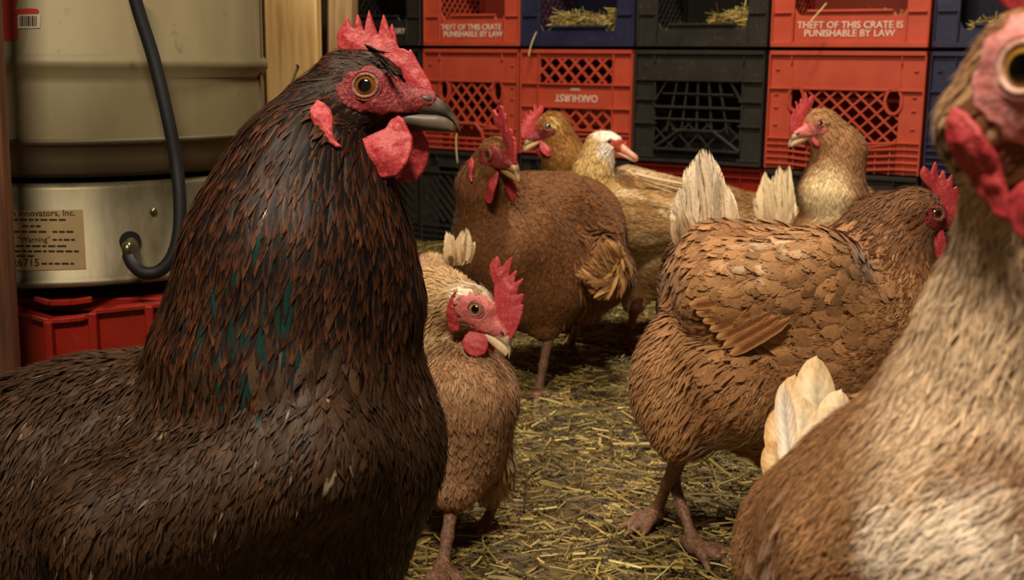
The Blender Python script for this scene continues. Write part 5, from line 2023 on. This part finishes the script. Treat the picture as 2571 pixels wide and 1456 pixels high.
fG = PG(1745, 1372, .008)
dG = float(np.dot(fG - CAM, CF))
G = dict(name='hen', cat='hen', label='plump russet hen with a fluffy upright white tail, walking right in the middle',
         base=base_at(1950, dG), vox=.0048, tries=110000, col=col_G, cvar=.18, bare=std_bare,
         feather={'wing': (.040, .0155, .0065, 1, .85), 'body': (.026, .010, .0025, 1, 1.2), 'neck': (.026, .0045, .0016, 0, 1.2), 'fluff': (.032, .0045, .010, 0, 1.3), 'thigh': (.026, .008, .0022, 0, 1.2)},
         head=dict(eye=(2347, 536, dG - .04), fwd=(.90, -.12, .10), up=(.1, 1, -.05), side=-1, s=.98, fine=1.2, comb=[(x * .95, z * .9) for x, z in COMB_B], comb_h=1.0, comb_lean=-.05,
                   lobe=[(x + 2, z + 4) for x, z in LOBE_A], lobe_y=16, wattle=[(x * .8, z * .95 + 1) for x, z in WATTLE_A], wat_h=1.0, iris=(130, 74, 40), ring=(150, 90, 70), bare=(21, 15)),
         prims=[('neck', ('H', -14, 0, -2), 62, (2225, 590, dG), 95, (-.75, -.75, 0)), ('neck', (2225, 590, dG), 95, (2130, 730, dG), 150, (-.7, -.8, -.1)), ('neck', (2270, 640, dG - .03), 62, (2270, 800, dG - .03), 110, (-.25, -1, 0)),
                ('body', (2220, 860, dG), 160, (2060, 900, dG), 190, (-1, -.25, 0)), ('body', (2060, 830, dG), 225, (1880, 760, dG + .02), 195, (-1, .05, 0)), ('body', (1880, 740, dG + .02), 180, (1790, 700, dG + .03), 110, (-1, .25, 0)),
                ('wing', (2040, 700, dG - .055), 120, (1830, 740, dG - .05), 115, (-1, -.28, 0)), ('wing', (1800, 650, dG - .01), 85, (1790, 700, dG - .01), 90, (-.9, -.5, 0)),
                ('fluff', (1768, 620, dG + .07), 60, (1764, 530, dG + .09), 34, (-.05, 1, 0)), ('fluff', (1790, 900, dG), 120, (1700, 940, dG), 90, (-.7, -.7, 0)), ('fluff', (1720, 880, dG), 85, (1700, 1000, dG), 92, (-.35, -1, 0)), ('thigh', (1830, 980, dG - .03), 150, (1740, 1050, dG - .01), 85, (-.6, -.6, 0)), ('thigh', (1740, 1040, dG - .01), 80, (1712, 1100, dG - .01), 36, (-.2, -1, 0)),
                ('body', (2150, 980, dG), 150, (1900, 1030, dG + .02), 115, (-1, -.1, 0)), ('thigh', (1950, 1080, dG + .05), 70, (1930, 1130, dG + .05), 40, (-.5, -1, 0))],
         legs=[((P(1708, 1130, dG - .01), PG(1646, 1290, .010), (-.55, -.75)), dict(s=1.12, knee=P(1712, 1080, dG - .01), spread=.28)),
               ((P(1688, 1200, dG + .05), fG, (.6, -.8)), dict(s=1.0, knee=P(1720, 1110, dG + .03), spread=.5))],
         fans=[dict(base_seg=((1715, 625), (1850, 615)), depth=dG + .055, n=420, width=.0062, col=(232, 212, 182),
                    outline=[(1680, 545), (1690, 500), (1706, 470), (1718, 425), (1742, 398), (1760, 372), (1782, 378), (1800, 408), (1806, 440), (1830, 470), (1848, 520), (1862, 560), (1830, 600), (1720, 610)]),
               dict(base_seg=((1770, 520), (1800, 520)), depth=dG + .08, n=40, width=.006, col=(178, 132, 84), outline=[(1790, 420), (1812, 412), (1816, 450), (1800, 470)]),
               dict(base_seg=((1700, 620), (1780, 640)), depth=dG + .02, n=120, width=.0055, col=(206, 176, 138), outline=[(1686, 560), (1700, 520), (1740, 540), (1760, 590), (1700, 610)])],
         quills=[dict(name='wing_feather', b=(1985 - 26 * i, 800 - 8 * i, dG - .098), t=(1832 - 17 * i, 893 - 21 * i, dG - .088), w=.013, c=(150, 92, 48), e=(196, 142, 88), notch=.1, n=-CF, curl=-.03, cup=.12) for i in range(7)])


# ---- pale necked hen by the red crate
def col_H(p, rg, h):
    n1 = vnoise(p, 50, 61)[:, None]
    c = lin((150, 104, 66)) * (1 - n1 * .5) + lin((186, 140, 94)) * n1 * .5
    c = np.where((rg == 'fluff')[:, None], lin((226, 200, 158)) * (.75 + .4 * n1), c)
    low = patch(p, P(2055, 475, 1.90), .085, .5)[:, None]
    c = c * (1 - low) + lin((232, 206, 160)) * low
    return c, c * 1.2


dH = 1.96
Hh = dict(name='hen', cat='hen', label='hen with cream lower neck looking left in front of the wide red crate',
          base=base_at(2120, dH + .1), vox=.0055, tries=45000, col=col_H, cvar=.12, bare=std_bare,
          head=dict(eye=(2056, 312, dH - .02), fwd=(-.90, -.22, -.30), up=(-.18, 1, 0), side=1, s=1.05, fine=1.4, comb=[(x * .9 + 2, z * .86 + 2) for x, z in COMB_B], comb_h=1.1, comb_lean=.05, wat_h=1.1, wattle=[(x * .6, z * .62 - 4) for x, z in WATTLE_A],
                    lobe=[(x * .9, z * .9) for x, z in LOBE_A], lobe_mat=M['face_pink'], face_mat=M['face_pink'], iris=(120, 80, 50), beak=((150, 110, 84), (200, 170, 130)), bare=(20, 14)),
          prims=[('neck', ('H', -14, 0, -4), 45, (2110, 380, dH + .01), 54, (.2, -1, 0)), ('neck', (2110, 380, dH + .01), 54, (2090, 480, dH + .02), 84, (-.05, -1, 0)),
                 ('body', (2100, 600, dH + .04), 105, (2060, 640, dH + .16), 105, (-.4, -.2, 1)), ('body', (2140, 520, dH + .10), 60, (2180, 620, dH + .12), 90, (.2, -1, .2)), ('body', (2060, 620, dH + .16), 95, (1985, 570, dH + .18), 46, (-.9, .3, .4)),
                 ('fluff', (1950, 600, dH + .19), 34, (1944, 530, dH + .20), 18, (-.05, 1, 0)), ('thigh', (2080, 700, dH + .10), 60, (2080, 750, dH + .10), 26, (0, -1, 0))],
          legs=[((P(2070, 765, dH + .10), P(2070, 765, dH + .10) * np.array([1, 1, 0]) + np.array([0, 0, .008]), (-1, -.2)), dict(s=1.0, knee=P(2080, 730, dH + .1))),
                ((P(2110, 765, dH + .16), P(2110, 765, dH + .16) * np.array([1, 1, 0]) + np.array([0, 0, .008]), (-1, -.2)), dict(s=1.0, knee=P(2115, 730, dH + .16)))],
          fans=[dict(base_seg=((1915, 600), (1985, 600)), depth=dH + .16, n=260, width=.0075, col=(226, 202, 160),
                     outline=[(1886, 540), (1890, 500), (1904, 470), (1914, 436), (1924, 428), (1930, 470), (1940, 440), (1956, 415), (1968, 428), (1982, 414), (1988, 450), (1998, 500), (2000, 540), (1980, 590), (1910, 590)])])


# ---- hen right at the lens
def col_J(p, rg, h):
    n1 = vnoise(p * np.array([1, 1, 1.5]), 22, 71)[:, None]; n2 = vnoise(p, 70, 72)[:, None]
    c = lin((132, 90, 56)) * (1 - n1 * .6) + lin((192, 146, 102)) * n1 * .55
    wh = np.clip(patch(p, P(2330, 1330, .34), .026, .6) + patch(p, P(2450, 1400, .34), .030, .6) + patch(p, P(2545, 1200, .32), .020, .6), 0, 1)[:, None] * smooth(.05, .4, n2)
    c = c * (1 - wh) + lin((240, 222, 200)) * wh
    nk = np.clip(patch(p, P(2540, 800, .33), .075, .6) + .8 * patch(p, P(2560, 1100, .35), .04, .6), 0, 1)[:, None] * smooth(.15, .5, n1)
    c = c * (1 - nk * .85) + lin((226, 198, 164)) * nk * .85
    hd_ = (rg == 'head')[:, None]
    c = np.where(hd_, lin((112, 72, 40)), c)
    return c, c * 1.2


dJ = .40
J = dict(name='hen', cat='hen', label='out-of-focus ginger and white hen cut off by the right edge, with curled cream tail',
         base=base_at(2480, .46), vox=.0035, tries=160000, col=col_J, cvar=.12, down=14000, down_W=.0008, down_L=.016, down_lift=.0028, bare=std_bare,
         feather={'body': (.019, .0046, .0014, 0, 1.2), 'neck': (.018, .0038, .0016, 0, 1.2), 'wing': (.021, .0050, .0014, 0, 1.2)},
         head=dict(eye=(2564, 168, .300), fwd=(.60, .0, -.80), up=(0, 1, -.05), side=-1, s=1.0, fine=.8, comb=[(x, z) for x, z in COMB_A], comb_h=.8, wat_h=.8, iris=(206, 150, 60), ring=(226, 186, 160), pupil=.58, face_mat=M['face_pale'],
                   lid_mat=M['lid_pale'], bare=(17, 18), lobe_max=15, lobe=[(x * 1.1 + 9, z * 1.25 + 4) for x, z in LOBE_A]),
         prims=[('neck', ('H', -16, 0, -10), 85, (2655, 620, .345), 180, (-.1, -1, .1)), ('neck', (2655, 620, .345), 180, (2650, 900, .365), 305, (-.2, -1, .1)), ('neck', (2650, 900, .365), 305, (2590, 1150, .38), 400, (-.3, -1, .1)),
                ('body', (2560, 1330, .40), 440, (2340, 1400, .44), 380, (-.8, -.35, .3)), ('body', (2340, 1390, .44), 370, (2130, 1400, .50), 270, (-.9, -.2, .3)), ('wing', (2500, 1350, .37), 330, (2250, 1400, .40), 260, (-.9, -.4, .2)),
                ('thigh', (2450, 1700, .42), 330, (2450, 2000, .43), 160, (0, -1, 0)), ('body', (2110, 1320, .52), 150, (2060, 1220, .54), 90, (-.5, .6, .3))],
         legs=[((P(2440, 2100, .43), P(2440, 2100, .43) * np.array([1, 1, 0]) + np.array([0, 0, .010]), (1, -.3)), dict(s=1.1, knee=P(2450, 1950, .43))),
               ((P(2640, 2100, .47), P(2640, 2100, .47) * np.array([1, 1, 0]) + np.array([0, 0, .010]), (1, -.3)), dict(s=1.1, knee=P(2640, 1950, .47)))],
         quills=[dict(name='tail_feather', b=b_, t=t_, w=w_, c=c_, e=e_, notch=.06, curl=cu_, cup=.3) for b_, t_, w_, c_, e_, cu_ in (
             ((2060, 1260, .56), (2042, 905, .60), .024, (236, 214, 176), (216, 184, 138), .06), ((2000, 1240, .56), (1990, 950, .60), .020, (232, 206, 166), (200, 164, 116), .05),
             ((2090, 1240, .55), (2105, 985, .58), .022, (240, 222, 190), (226, 198, 156), .05), ((1990, 1250, .55), (1952, 1035, .58), .018, (228, 196, 150), (196, 156, 104), .10),
             ((2030, 1260, .545), (2010, 1000, .575), .024, (240, 220, 186), (222, 192, 150), .04), ((1985, 1265, .545), (1936, 1120, .57), .016, (222, 186, 136), (190, 146, 96), .12),
             ((2085, 1250, .545), (2085, 1020, .565), .022, (238, 216, 182), (220, 188, 146), .04), ((2060, 1250, .54), (2050, 1060, .556), .022, (240, 222, 192), (224, 196, 156), .03),
             ((1990, 1200, .55), (1956, 990, .575), .010, (244, 232, 214), (230, 206, 176), .25))])

for cfg_ in (A, B, Cc_, D, E, G, Hh, J):
    bird(cfg_)
